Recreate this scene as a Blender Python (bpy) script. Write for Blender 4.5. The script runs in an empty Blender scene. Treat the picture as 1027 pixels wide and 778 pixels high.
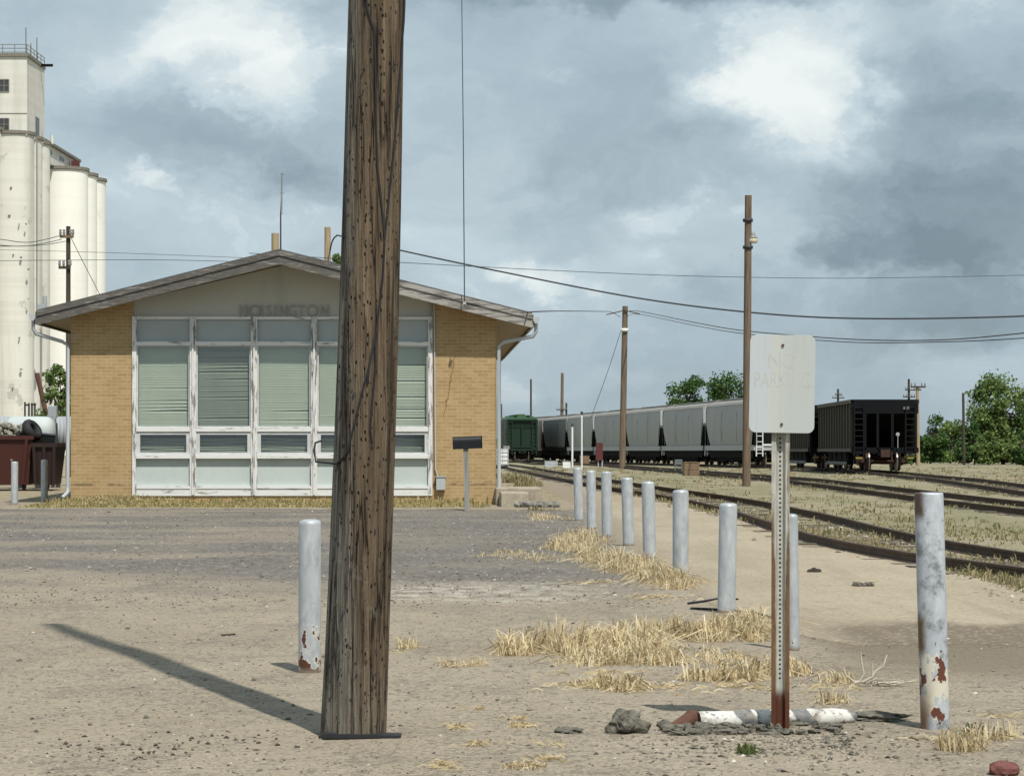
import bpy, bmesh, math, random
from mathutils import Vector, Matrix, noise as mnoise
R = math.radians
rnd = random.Random(7)
S = bpy.context.scene
C = S.collection
# ------------------------------------------------------------------ camera geometry
F, CX, YH, EYE = 2570.0, 513.5, 438.0, 1.6

def sstep(a, b, x):
    t = max(0.0, min(1.0, (x - a) / (b - a)))
    return t * t * (3 - 2 * t)

def g(x, y):
    """height of the terrain"""
    z = -1.0 * max(0.0, min(1.0, (y - 90) / 175.0))
    if 5 < y < 70:
        k = sstep(70, 40, y)
        z += k * 0.022 * mnoise.noise(Vector((x * .55, y * .38, 3.1)))
        z += k * 0.010 * mnoise.noise(Vector((x * 1.7, y * 1.1, 7.7)))
    return z

def at(px, py, h=0.0):
    """point on the terrain (plus h) seen in that direction"""
    z = 0.0
    for _ in range(12):
        Y = F * (EYE - z - h) / (py - YH)
        X = (px - CX) * Y / F
        z = g(X, Y)
    return Vector((X, Y, z + h))

def P(px, py, Y):
    return Vector(((px - CX) * Y / F, Y, EYE + (YH - py) * Y / F))

# ------------------------------------------------------------------ mesh helper
class MB:
    def __init__(s):
        s.v = []; s.f = []; s.sm = []; s.mi = []
    def add(s, vs, fs, smooth=False, mi=0):
        o = len(s.v)
        s.v += [tuple(v) for v in vs]
        for f in fs:
            s.f.append(tuple(i + o for i in f)); s.sm.append(smooth); s.mi.append(mi)
        return s
    def box(s, x0, x1, y0, y1, z0, z1, mi=0, M=None):
        vs = [Vector(p) for p in ((x0,y0,z0),(x1,y0,z0),(x1,y1,z0),(x0,y1,z0),(x0,y0,z1),(x1,y0,z1),(x1,y1,z1),(x0,y1,z1))]
        if M: vs = [M @ v for v in vs]
        return s.add(vs, [(0,3,2,1),(4,5,6,7),(0,1,5,4),(1,2,6,5),(2,3,7,6),(3,0,4,7)], False, mi)
    def tube(s, pts, rad, n=8, caps=True, mi=0, smooth=True):
        pts = [Vector(p) for p in pts]
        if not hasattr(rad, '__len__'): rad = [rad] * len(pts)
        vs = []; fs = []
        ref = None
        for i, p in enumerate(pts):
            a = pts[max(0, i - 1)]; b = pts[min(len(pts) - 1, i + 1)]
            t = (b - a).normalized()
            if ref is None:
                ref = Vector((0, 0, 1)) if abs(t.z) < .9 else Vector((1, 0, 0))
            u = (ref - t * ref.dot(t)).normalized(); ref = u
            w = t.cross(u)
            for k in range(n):
                an = 2 * math.pi * k / n
                vs.append(p + (u * math.cos(an) + w * math.sin(an)) * rad[i])
        for i in range(len(pts) - 1):
            for k in range(n):
                k2 = (k + 1) % n
                fs.append((i*n + k, i*n + k2, (i+1)*n + k2, (i+1)*n + k))
        s.add(vs, fs, smooth, mi)
        if caps:
            L = len(pts) - 1
            s.add(vs[:n], [tuple(reversed(range(n)))], False, mi)
            s.add(vs[L*n:], [tuple(range(n))], False, mi)
        return s
    def bar(s, a, b, w, d, mi=0):
        """rectangular bar from a to b, w across, d deep"""
        a = Vector(a); b = Vector(b); t = (b - a).normalized()
        ref = Vector((0, 1, 0)) if abs(t.y) < .9 else Vector((1, 0, 0))
        u = t.cross(ref).normalized(); w2 = u.cross(t).normalized()
        vs = []
        for p in (a, b):
            for (i, j) in ((-1,-1),(1,-1),(1,1),(-1,1)):
                vs.append(p + u * (i * w / 2) + w2 * (j * d / 2))
        return s.add(vs, [(0,1,2,3),(7,6,5,4),(0,4,5,1),(1,5,6,2),(2,6,7,3),(3,7,4,0)], False, mi)
    def prism(s, poly, x0, x1, axis='x', mi=0):
        """polygon extruded; axis x: poly in (y,z); axis y: poly in (x,z); axis z: poly in (x,y)"""
        n = len(poly)
        def mk(p, q):
            return {'x': (q, p[0], p[1]), 'y': (p[0], q, p[1]), 'z': (p[0], p[1], q)}[axis]
        vs = [mk(p, x0) for p in poly] + [mk(p, x1) for p in poly]
        fs = [tuple(range(n)), tuple(reversed(range(n, 2*n)))]
        for i in range(n):
            j = (i + 1) % n
            fs.append((i, i + n, j + n, j))
        return s.add(vs, fs, False, mi)
    def lathe(s, prof, n=24, c=(0,0,0), mi=0, smooth=True):
        vs = []; fs = []
        for (r, z) in prof:
            for k in range(n):
                a = 2*math.pi*k/n
                vs.append((c[0] + r*math.cos(a), c[1] + r*math.sin(a), c[2] + z))
        for i in range(len(prof) - 1):
            for k in range(n):
                k2 = (k+1) % n
                fs.append((i*n+k, i*n+k2, (i+1)*n+k2, (i+1)*n+k))
        s.add(vs, fs, smooth, mi)
        return s
    def rock(s, c, sx, sy, sz, seed, sub=2, amp=.35, mi=0):
        bm = bmesh.new()
        bmesh.ops.create_icosphere(bm, subdivisions=sub, radius=1)
        vs = []
        for v in bm.verts:
            q = v.co
            d = 1 + amp * mnoise.noise(q * 1.3 + Vector((seed*3.7, seed*1.3, 0))) + amp*.5 * mnoise.noise(q * 3.1 + Vector((seed, 5, seed)))
            vs.append((c[0] + q.x*sx*d, c[1] + q.y*sy*d, c[2] + q.z*sz*d))
        fs = [tuple(v.index for v in f.verts) for f in bm.faces]
        bm.free()
        return s.add(vs, fs, False, mi)
    def build(s, name, mats, parent=None, loc=(0,0,0), rot=(0,0,0), recalc=True):
        me = bpy.data.meshes.new(name)
        me.from_pydata(s.v, [], s.f)
        if not isinstance(mats, (list, tuple)): mats = [mats]
        for m in mats: me.materials.append(m)
        me.polygons.foreach_set('use_smooth', s.sm)
        me.polygons.foreach_set('material_index', s.mi)
        if recalc:
            bm = bmesh.new(); bm.from_mesh(me)
            bmesh.ops.recalc_face_normals(bm, faces=bm.faces)
            bm.to_mesh(me); bm.free()
        me.update()
        o = bpy.data.objects.new(name, me); C.objects.link(o)
        o.location = loc; o.rotation_euler = rot
        if parent: o.parent = parent
        return o

def tag(o, label=None, cat=None, group=None, kind=None):
    if label: o['label'] = label
    if cat: o['category'] = cat
    if group: o['group'] = group
    if kind: o['kind'] = kind
    return o

def thing(name, label, cat, loc=(0,0,0), rz=0, group=None):
    o = bpy.data.objects.new(name, None); C.objects.link(o)
    o.empty_display_size = .3
    o.location = loc; o.rotation_euler = (0, 0, rz)
    return tag(o, label, cat, group)

def dup(o, parent=None):
    c = o.copy(); C.objects.link(c)
    if parent: c.parent = parent
    for ch in list(o.children): dup(ch, c)
    return c

def bevel(o, w=.01, seg=2):
    m = o.modifiers.new('bevel', 'BEVEL'); m.width = w; m.segments = seg; m.limit_method = 'ANGLE'
    return o

# ------------------------------------------------------------------ material helper
class Mat:
    def __init__(s, name, rough=.8, spec=.3, metal=0):
        s.m = bpy.data.materials.new(name); s.m.use_nodes = True
        s.nt = s.m.node_tree; s.b = s.nt.nodes['Principled BSDF']
        s.b.inputs['Roughness'].default_value = rough
        s.b.inputs['Specular IOR Level'].default_value = spec
        s.b.inputs['Metallic'].default_value = metal
        s._tc = None
    def n(s, t, **kw):
        nd = s.nt.nodes.new(t)
        for k, v in kw.items(): setattr(nd, k, v)
        return nd
    def link(s, a, b): s.nt.links.new(a, b)
    def put(s, sock, v):
        if hasattr(v, 'is_linked') or isinstance(v, bpy.types.NodeSocket): s.link(v, sock)
        else:
            if isinstance(v, (tuple, list)) and len(v) == 3 and sock.type == 'RGBA': v = (*v, 1)
            sock.default_value = v
    def obj(s):
        if not s._tc: s._tc = s.n('ShaderNodeTexCoord')
        return s._tc.outputs['Object']
    def rndoff(s):
        """object coordinates moved by a random amount per object"""
        oi = s.n('ShaderNodeObjectInfo')
        return s.vmath('ADD', s.obj(), s.vmath('SCALE', s.comb(oi.outputs['Random'], oi.outputs['Random'], oi.outputs['Random']), scale=37.0))
    def comb(s, x, y, z):
        c = s.n('ShaderNodeCombineXYZ')
        for i, v in enumerate((x, y, z)): s.put(c.inputs[i], v)
        return c.outputs[0]
    def sep(s, v):
        c = s.n('ShaderNodeSeparateXYZ'); s.link(v, c.inputs[0]); return c.outputs
    def vmath(s, op, a, b=None, scale=None):
        c = s.n('ShaderNodeVectorMath', operation=op)
        s.put(c.inputs[0], a)
        if b is not None: s.put(c.inputs[1], b)
        if scale is not None: s.put(c.inputs['Scale'], scale)
        return c.outputs[0]
    def math(s, op, a, b=None, c=None, clamp=False):
        nd = s.n('ShaderNodeMath', operation=op); nd.use_clamp = clamp
        s.put(nd.inputs[0], a)
        if b is not None: s.put(nd.inputs[1], b)
        if c is not None: s.put(nd.inputs[2], c)
        return nd.outputs[0]
    def map(s, v, scale=(1,1,1), loc=(0,0,0), rot=(0,0,0)):
        nd = s.n('ShaderNodeMapping')
        s.link(v, nd.inputs[0]); nd.inputs['Scale'].default_value = scale
        nd.inputs['Location'].default_value = loc; nd.inputs['Rotation'].default_value = rot
        return nd.outputs[0]
    def noise(s, v, scale, detail=4, rough=.55, dist=0, col=False):
        nd = s.n('ShaderNodeTexNoise')
        s.link(v, nd.inputs['Vector']); nd.inputs['Scale'].default_value = scale
        nd.inputs['Detail'].default_value = detail; nd.inputs['Roughness'].default_value = rough
        nd.inputs['Distortion'].default_value = dist
        return nd.outputs['Color' if col else 'Fac']
    def voro(s, v, scale, out='Distance', feature='F1', rand=1):
        nd = s.n('ShaderNodeTexVoronoi', feature=feature)
        s.link(v, nd.inputs['Vector']); nd.inputs['Scale'].default_value = scale
        nd.inputs['Randomness'].default_value = rand
        return nd.outputs[out]
    def ss(s, v, a, b):
        """smooth step: 0 at a, 1 at b"""
        nd = s.n('ShaderNodeMapRange', interpolation_type='SMOOTHSTEP')
        s.put(nd.inputs[0], v)
        if a <= b:
            nd.inputs[1].default_value = a; nd.inputs[2].default_value = b
        else:
            nd.inputs[1].default_value = b; nd.inputs[2].default_value = a
            nd.inputs[3].default_value = 1; nd.inputs[4].default_value = 0
        return nd.outputs[0]
    def ramp(s, v, stops):
        nd = s.n('ShaderNodeValToRGB'); s.put(nd.inputs[0], v)
        e = nd.color_ramp.elements
        while len(e) < len(stops): e.new(.5)
        for i, (p, c) in enumerate(stops):
            e[i].position = p
            e[i].color = (*c, 1) if hasattr(c, '__len__') else (c, c, c, 1)
        return nd.outputs[0]
    def mix(s, f, a, b, blend='MIX'):
        nd = s.n('ShaderNodeMix', data_type='RGBA', blend_type=blend)
        s.put(nd.inputs[0], f); s.put(nd.inputs[6], a); s.put(nd.inputs[7], b)
        return nd.outputs[2]
    def bump(s, h, strength=.5, dist=.01, prev=None):
        nd = s.n('ShaderNodeBump'); nd.inputs['Strength'].default_value = strength
        nd.inputs['Distance'].default_value = dist
        s.link(h, nd.inputs['Height'])
        if prev is not None: s.link(prev, nd.inputs['Normal'])
        return nd.outputs[0]
    def color(s, c): s.put(s.b.inputs['Base Color'], c); return s
    def rough(s, c): s.put(s.b.inputs['Roughness'], c); return s
    def normal(s, v): s.link(v, s.b.inputs['Normal']); return s

def simple(name, col, rough=.8, var=.25, scale=6, spec=.25, metal=0, bump=0, bscale=40):
    m = Mat(name, rough, spec, metal)
    v = m.rndoff()
    nz = m.noise(v, scale, 5, .6)
    a = tuple(c * (1 - var) for c in col); b = tuple(min(1, c * (1 + var)) for c in col)
    m.color(m.ramp(nz, [(.3, a), (.7, b)]))
    if bump: m.normal(m.bump(m.noise(v, bscale, 3), bump, .01))
    return m.m

def painted(name, col, dirt=(.12,.1,.08), rust=None, amount=.5, scale=3, rough=.6, stretch=(1,1,.3), var=.12, spec=.3):
    """paint with run-down dirt and rust showing through"""
    m = Mat(name, rough, spec)
    v = m.rndoff()
    nz = m.noise(m.map(v, stretch), scale, 6, .62)
    big = m.noise(v, scale * .35, 3, .5)
    base = m.mix(big, tuple(c * (1 - var) for c in col), tuple(min(1, c * (1 + var)) for c in col))
    c = m.mix(m.math('MULTIPLY', m.ss(nz, .5, .8), amount), base, dirt)
    if rust:
        n2 = m.noise(m.map(v, (1, 1, .6), (4, 2, 9)), scale * 1.7, 7, .65)
        c = m.mix(m.ss(n2, .66 - .06 * amount, .70 - .04 * amount), c, rust)
    m.color(c)
    m.normal(m.bump(nz, .15, .01))
    return m.m

# ------------------------------------------------------------------ materials
MT = {}

def edge_ramp_points():
    # right edge of the tan platform: (distance, x)
    return [(0, 5.35), (27, 5.3), (32, 5.28), (38, 5.0), (47, 4.5), (58.7, 4.0), (69, 3.4), (82, 2.75), (111, 1.4), (140, -.6)]

def make_ground():
    m = Mat('ground_soil', .95, .15)
    o = m.obj(); X, Y, Z = m.sep(o)
    big = m.noise(m.map(o, (.35, .22, 1)), 1.0, 5, .6)
    mid = m.noise(m.map(o, (1.2, .6, 1)), 1.6, 6, .65)
    fine = m.noise(o, 26, 5, .7)
    grit = m.voro(o, 55, 'Color')
    gritv = m.sep(grit)[0]
    # sandy dirt
    dirt = m.ramp(big, [(.28, (.262, .220, .163)), (.5, (.305, .260, .196)), (.72, (.345, .296, .226))])
    dirt = m.mix(m.math('MULTIPLY', m.ss(mid, .48, .75), .7), dirt, (.21, .18, .138))
    dirt = m.mix(m.math('MULTIPLY', m.ss(fine, .55, .78), .5), dirt, (.13, .108, .082))
    # grit: dark and pale grains, patches of dark crumbs, trodden streaks
    ga = m.sep(m.voro(o, 62, 'Color')); gb = m.sep(m.voro(m.map(o, (1, .7, 1)), 24, 'Color'))
    pat = m.noise(m.map(o, (1.1, .5, 1), (4, 7, 2)), 1.3, 6, .7)
    dk = m.ss(m.math('ADD', ga[0], m.math('MULTIPLY', m.math('SUBTRACT', pat, .5), .8)), .72, .80)
    dirt = m.mix(m.math('MULTIPLY', dk, .55), dirt, (.115, .10, .082))
    dirt = m.mix(m.math('MULTIPLY', m.ss(ga[1], .86, .93), .6), dirt, (.38, .335, .265))
    dk2 = m.ss(m.math('ADD', gb[0], m.math('MULTIPLY', m.math('SUBTRACT', pat, .5), 1.2)), .84, .90)
    dirt = m.mix(m.math('MULTIPLY', dk2, .45), dirt, (.12, .105, .085))
    dirt = m.mix(m.math('MULTIPLY', m.ss(pat, .56, .70), .40), dirt, (.19, .165, .13))
    stx = m.noise(m.map(o, (.35, 2.2, 1), (1, 3, 0)), 1.2, 6, .65)
    dirt = m.mix(m.math('MULTIPLY', m.ss(stx, .52, .70), .5), dirt, (.195, .17, .135))
    # grey gravel of the lot
    n1 = m.noise(m.map(o, (.5, .35, 1), (3, 1, 0)), 1.0, 5, .6)
    grav = m.ramp(gritv, [(0, (.082, .074, .067)), (.55, (.148, .134, .12)), (.9, (.20, .183, .163)), (1, (.38, .355, .32))])
    g2 = m.sep(m.voro(m.map(o, (1, .6, 1)), 17, 'Color'))
    grav = m.mix(.45, grav, m.ramp(g2[1], [(0, (.072, .064, .058)), (.6, (.148, .134, .12)), (.93, (.21, .192, .17)), (1, (.42, .40, .36))]))
    grav = m.mix(m.math('MULTIPLY', m.ss(n1, .45, .75), .8), grav, (.205, .18, .146))
    wv = m.math('ADD', Y, m.math('MULTIPLY', m.math('SUBTRACT', n1, .5), 12))
    # near limit further away on the left
    lim = m.math('SUBTRACT', wv, m.math('MULTIPLY', m.ss(X, -1.0, -7.5), 4.0))
    gm = m.math('MULTIPLY', m.ss(lim, 23.5, 29), m.ss(Y, 58.0, 56.6))
    gx = m.ss(m.math('ADD', X, m.math('MULTIPLY', m.math('SUBTRACT', mid, .5), 1.5)), 1.9, 1.0)
    streak = m.ss(m.noise(m.map(o, (.17, .42, 1), (0, 4, 0)), 1.0, 3, .5), .60, .44)
    gm = m.math('MULTIPLY', gm, gx)
    gm = m.math('MULTIPLY', gm, m.math('ADD', m.math('ADD', .45, m.math('MULTIPLY', m.ss(X, -4, -1), .3)), m.math('MULTIPLY', streak, .55), clamp=True))
    c = m.mix(gm, dirt, grav)
    # pale chips in front of the gravel
    pm = m.math('MULTIPLY', m.ss(Y, 24.0, 25.5), m.ss(Y, 29.0, 26.8))
    pm = m.math('MULTIPLY', pm, m.math('MULTIPLY', m.ss(X, -1.9, -1.0), m.ss(X, 1.4, .2)))
    pm = m.math('MULTIPLY', pm, m.ss(m.noise(m.map(o, (1.5, 1, 1)), 3, 5, .75), .40, .62))
    c = m.mix(m.math('MULTIPLY', pm, .85), c, (.42, .385, .32))
    # brown damp-looking soil by the leaning post
    n3 = m.noise(m.map(o, (.9, .4, 1), (7, 3, 0)), 1.2, 4, .6)
    dm = m.math('MULTIPLY', m.ss(m.math('ADD', Y, m.math('MULTIPLY', n3, 2)), 17.5, 19.0), m.ss(Y, 22.8, 21.6))
    dm = m.math('MULTIPLY', dm, m.ss(m.math('ADD', X, m.math('MULTIPLY', n3, 1.2)), 2.6, 3.3))
    c = m.mix(m.math('MULTIPLY', dm, .75), c, (.155, .125, .09))
    # rail yard: dry weeds, ballast, green
    ed = m.n('ShaderNodeValToRGB'); m.link(m.math('DIVIDE', Y, 140.0), ed.inputs[0])
    pts = edge_ramp_points(); e = ed.color_ramp.elements
    while len(e) < len(pts): e.new(.5)
    for i, (yy, xx) in enumerate(pts):
        e[i].position = yy / 140.0; w = (xx + 2) / 10; e[i].color = (w, w, w, 1)
    exx = m.math('SUBTRACT', m.math('MULTIPLY', ed.outputs[0], 10), 2)
    dx = m.math('ADD', m.math('SUBTRACT', X, exx), m.math('MULTIPLY', m.math('SUBTRACT', mid, .5), 1.1))
    ym = m.math('MAXIMUM', m.ss(dx, -.15, .25), m.ss(Y, 62, 66))
    yb = m.noise(m.map(o, (.25, .06, 1)), 1.6, 6, .65)
    yf = m.noise(m.map(o, (2.2, .7, 1)), 3.0, 6, .7)
    yc = m.ramp(yb, [(.3, (.25, .21, .145)), (.45, (.275, .24, .165)), (.57, (.20, .19, .11)), (.72, (.30, .26, .19))])
    yc = m.mix(m.ss(yf, .5, .72), yc, (.13, .115, .065))
    yc = m.mix(m.ss(m.noise(o, 5, 5, .8), .56, .7), yc, (.32, .285, .21))
    c = m.mix(ym, c, yc)
    lw = m.math('MULTIPLY', m.math('MULTIPLY', m.ss(Y, 57.1, 57.3), m.ss(Y, 62, 61)), m.ss(X, -.4, -.9))
    lw = m.math('MULTIPLY', lw, m.ss(X, -11.4, -10.8))
    c = m.mix(lw, c, m.mix(m.ss(yf, .4, .6), (.20, .17, .075), (.31, .245, .125)))
    # worn tan ground between the building and the tracks
    lm = m.math('MULTIPLY', m.ss(dx, .6, -.6), m.ss(Y, 60, 66))
    c = m.mix(m.math('MULTIPLY', lm, m.ss(yf, .60, .42)), c, (.33, .275, .195))
    far = m.ss(Y, 300, 900)
    c = m.mix(far, c, (.13, .14, .075))
    m.color(c)
    h = m.math('ADD', m.math('MULTIPLY', fine, .7), m.math('MULTIPLY', m.voro(o, 38), .6))
    h2 = m.noise(o, 6, 5, .65)
    nb = m.bump(h, .55, .02)
    nb = m.bump(h2, .5, .06, nb)
    m.normal(nb)
    return m.m
MT['ground'] = make_ground()

def make_platform():
    m = Mat('platform_sand', .95, .15)
    o = m.obj(); X, Y, Z = m.sep(o)
    a = m.noise(m.map(o, (.5, .18, 1)), 1.2, 6, .6)
    b = m.noise(m.map(o, (1.5, .8, 1)), 3.0, 6, .7)
    fine = m.noise(o, 30, 5, .7)
    c = m.ramp(a, [(.28, (.285, .238, .172)), (.5, (.345, .292, .212)), (.72, (.385, .33, .245))])
    c = m.mix(m.ss(b, .55, .78), c, (.27, .222, .158))
    c = m.mix(m.math('MULTIPLY', m.ss(fine, .58, .75), .45), c, (.2, .165, .12))
    # soil washed over the near end
    n3 = m.noise(m.map(o, (.9, .4, 1), (7, 3, 0)), 1.2, 4, .6)
    e = m.math('ADD', Y, m.math('MULTIPLY', m.math('SUBTRACT', n3, .5), 3.5))
    c = m.mix(m.math('MULTIPLY', m.ss(e, 22.6, 21.6), m.ss(X, 2.2, 2.9)), c, (.165, .134, .098))
    c = m.mix(m.ss(m.math('ADD', X, m.math('MULTIPLY', b, .5)), 2.55, 2.05), c, (.25, .21, .155))
    sp_ = m.sep(m.voro(o, 34, 'Color'))
    c = m.mix(m.math('MULTIPLY', m.ss(sp_[0], .86, .92), .5), c, (.17, .145, .11))
    c = m.mix(m.math('MULTIPLY', m.ss(sp_[1], .88, .94), .5), c, (.46, .41, .32))
    rut = m.noise(m.map(o, (2.6, .12, 1), (2, 0, 4)), 1.0, 5, .6)
    c = m.mix(m.math('MULTIPLY', m.ss(rut, .52, .68), .45), c, (.255, .212, .15))
    pt = m.noise(m.map(o, (.8, .3, 1), (3, 8, 0)), 1.4, 7, .7)
    c = m.mix(m.math('MULTIPLY', m.ss(pt, .56, .66), .4), c, (.235, .198, .145))
    # expansion joints between the old slabs
    jn = m.math('ABSOLUTE', m.math('SUBTRACT', m.math('FRACT', m.math('ADD', m.math('DIVIDE', Y, 6.1), m.math('MULTIPLY', pt, .012))), .5))
    c = m.mix(m.math('MULTIPLY', m.ss(jn, .005, .0015), m.math('MULTIPLY', m.ss(b, .40, .6), .6)), c, (.16, .13, .095))
    m.color(c)
    m.normal(m.bump(m.noise(o, 8, 5, .65), .4, .04, m.bump(fine, .4, .015)))
    return m.m
MT['platform'] = make_platform()

def make_pole():
    m = Mat('weathered_pole_wood', .9, .2)
    o = m.obj(); X, Y, Z = m.sep(o)
    grain = m.noise(m.map(o, (26, 26, .9)), 1.6, 7, .68)
    grain2 = m.noise(m.map(o, (60, 60, 1.6)), 1.5, 4, .6)
    side = m.ss(m.math('ADD', X, m.math('MULTIPLY', m.math('SUBTRACT', m.noise(m.map(o, (5, 5, .25)), 1.5, 4, .6), .5), .30)), -.10, .12)
    grey = m.ramp(grain, [(.3, (.062, .058, .05)), (.50, (.175, .164, .142)), (.72, (.30, .285, .245))])
    brown = m.ramp(grain, [(.3, (.040, .030, .021)), (.48, (.145, .105, .068)), (.72, (.275, .21, .14))])
    c = m.mix(side, grey, brown)
    c = m.mix(m.math('MULTIPLY', m.ss(grain2, .5, .75), .6), c, (.06, .045, .032))
    # long dark weathering streaks
    st = m.noise(m.map(o, (9, 9, .42), (1.7, 0, .3)), 1.3, 6, .62)
    c = m.mix(m.math('MULTIPLY', m.ss(st, .52, .64), .8), c, (.028, .021, .016))
    # staple and nail holes, oblong
    vo = m.map(m.vmath('ADD', o, m.vmath('MULTIPLY', m.vmath('SUBTRACT', m.noise(o, 45, 3, .6, 0, True), (.5, .5, .5)), (.03, .03, .05))), (23, 23, 10.5))
    d = m.voro(vo, 1.55); pick = m.sep(m.voro(vo, 1.55, 'Color'))[0]
    clus = m.noise(m.map(o, (6, 6, 2)), 1.0, 2, .5)
    hole = m.math('MULTIPLY', m.ss(d, .22, .10), m.math('GREATER_THAN', m.math('ADD', pick, m.math('MULTIPLY', m.math('SUBTRACT', clus, .5), 2.6)), .66))
    vo2 = m.map(o, (36, 36, 13), (3.3, 1, 2))
    hole2 = m.math('MULTIPLY', m.ss(m.voro(vo2, 1.5), .26, .14), m.math('GREATER_THAN', m.sep(m.voro(vo2, 1.5, 'Color'))[1], .60))
    hole = m.math('MAXIMUM', hole, hole2)
    c = m.mix(hole, c, (.012, .009, .007))
    ck = m.noise(m.map(o, (15, 15, .38), (8, 2, 5)), 1.6, 3, .5)
    crack = m.math('MULTIPLY', m.ss(m.math('ABSOLUTE', m.math('SUBTRACT', ck, .5)), .022, .006), m.ss(m.noise(m.map(o, (7, 7, .8)), 1.2, 3), .42, .55))
    c = m.mix(m.math('MULTIPLY', crack, .9), c, (.018, .014, .011))
    scuff = m.math('MULTIPLY', m.ss(m.noise(m.map(o, (9, 9, 5), (3, 0, 1)), 1.5, 6, .7), .54, .66), m.math('MULTIPLY', m.ss(Z, .25, .5), m.ss(Z, 1.25, .8)))
    c = m.mix(m.math('MULTIPLY', scuff, .45), c, (.27, .25, .205))
    # pale bleached foot
    foot = m.math('MULTIPLY', m.ss(Z, .45, .05), m.ss(grain, .35, .6))
    c = m.mix(m.math('MULTIPLY', foot, .5), c, (.30, .26, .20))
    m.color(c)
    h = m.math('SUBTRACT', m.math('ADD', grain, m.math('MULTIPLY', grain2, .5)), m.math('MULTIPLY', hole, 1.5))
    h = m.math('SUBTRACT', h, m.math('ADD', m.math('MULTIPLY', m.ss(st, .5, .7), .6), m.math('MULTIPLY', crack, 1.2)))
    m.normal(m.bump(h, 1.0, .03))
    return m.m
MT['bigpole'] = make_pole()

def make_wood(name, a, b, c3):
    m = Mat(name, .9, .2); o = m.rndoff()
    gr = m.noise(m.map(o, (14, 14, .7)), 1.4, 6, .65)
    m.color(m.ramp(gr, [(.3, a), (.52, b), (.75, c3)])); m.normal(m.bump(gr, .4, .02))
    return m.m
MT['wood'] = make_wood('pole_wood', (.085, .062, .044), (.165, .122, .086), (.25, .195, .145))
MT['wood_dark'] = make_wood('dark_pole_wood', (.03, .025, .022), (.07, .055, .045), (.11, .09, .075))
MT['wood_pale'] = make_wood('pale_pole_wood', (.24, .18, .11), (.36, .28, .17), (.45, .36, .24))

def make_fascia():
    m = Mat('peeling_board', .85, .2); o = m.obj()
    v = m.map(o, (.7, 3, 9))
    a = m.noise(v, 1.8, 7, .7); b = m.noise(m.map(o, (2.4, 3, 14)), 2.2, 6, .7)
    c = m.ramp(b, [(.3, (.075, .07, .062)), (.5, (.115, .108, .096)), (.72, (.165, .156, .14))])
    X = m.sep(o)[0]
    white = m.math('ADD', a, m.math('MULTIPLY', m.ss(X, .5, 3.5), .15))
    c = m.mix(m.math('MULTIPLY', m.ss(white, .54, .70), .8), c, (.40, .38, .35))
    m.color(c); m.normal(m.bump(b, .4, .02))
    return m.m
MT['fascia'] = make_fascia()

def make_brick():
    m = Mat('tan_brick', .9, .2); o = m.obj(); X, Y, Z = m.sep(o)
    v = m.comb(m.math('ADD', X, Y), Z, 0.0)
    bt = m.n('ShaderNodeTexBrick'); m.link(v, bt.inputs['Vector'])
    bt.inputs['Scale'].default_value = 1; bt.inputs['Brick Width'].default_value = .245; bt.inputs['Row Height'].default_value = .082
    bt.inputs['Mortar Size'].default_value = .009; bt.inputs['Mortar Smooth'].default_value = .3
    bt.inputs['Color1'].default_value = (.335, .222, .105, 1); bt.inputs['Color2'].default_value = (.42, .295, .155, 1)
    bt.inputs['Mortar'].default_value = (.45, .35, .215, 1); bt.inputs['Bias'].default_value = 0
    nz = m.noise(o, 1.3, 6, .65)
    c = m.mix(m.math('MULTIPLY', m.ss(nz, .35, .7), .35), bt.outputs['Color'], (.30, .20, .09))
    n2 = m.noise(m.map(o, (4, 4, 11)), 2, 3, .6)
    c = m.mix(m.math('MULTIPLY', m.ss(n2, .52, .72), .45), c, (.52, .39, .22))
    # crack
    cr = m.math('ADD', m.math('SUBTRACT', X, 3.96), m.math('ADD', m.math('MULTIPLY', m.math('SUBTRACT', Z, 2.7), -.18), m.math('MULTIPLY', m.math('SUBTRACT', m.noise(o, 5, 3, .5), .5), .18)))
    cm = m.math('MULTIPLY', m.ss(m.math('ABSOLUTE', cr), .022, .008), m.math('MULTIPLY', m.ss(Z, 2.0, 2.2), m.ss(Z, 3.65, 3.4)))
    c = m.mix(m.math('MULTIPLY', cm, .7), c, (.17, .11, .05))
    # damp line and staining at the foot
    base = m.math('MULTIPLY', m.ss(Z, .52, .46), m.ss(Z, .42, .47))
    c = m.mix(m.math('MULTIPLY', base, m.ss(m.noise(o, 3, 4), .4, .55)), c, (.15, .11, .065))
    m.color(c)
    m.normal(m.bump(bt.outputs['Fac'], -.3, .01))
    return m.m
MT['brick'] = make_brick()

def make_peel(name, paint, wood, lo, hi, rot=False):
    m = Mat(name, .75, .25); o = m.rndoff()
    a = m.noise(m.map(o, (9, 9, 1.3) if not rot else (1.3, 9, 9)), 1.5, 8, .72)
    w = m.noise(m.map(o, (20, 20, 2) if not rot else (2, 20, 20)), 2, 4, .6)
    c = m.mix(w, tuple(x*.6 for x in wood), tuple(x*1.35 for x in wood))
    c = m.mix(m.ss(a, hi, lo), c, paint)
    m.color(c); m.normal(m.bump(a, .3, .01)); return m.m
MT['peelv'] = make_peel('peeling_white_mullion', (.66, .66, .645), (.22, .215, .20), .49, .58)
MT['peelh'] = make_peel('peeling_white_rail', (.68, .68, .665), (.24, .235, .22), .55, .64, True)
MT['sash'] = simple('grey_white_sash', (.52, .53, .53), .6, .12, 5)
MT['spandrel_top'] = simple('blue_grey_panel', (.36, .40, .40), .6, .05, 2)
MT['spandrel_low'] = simple('pale_green_panel', (.47, .525, .505), .6, .06, 2)
MT['gable'] = painted('gable_board', (.46, .455, .40), (.32, .315, .275), None, .5, 1.5, .8, (1, 1, .25))
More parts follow.
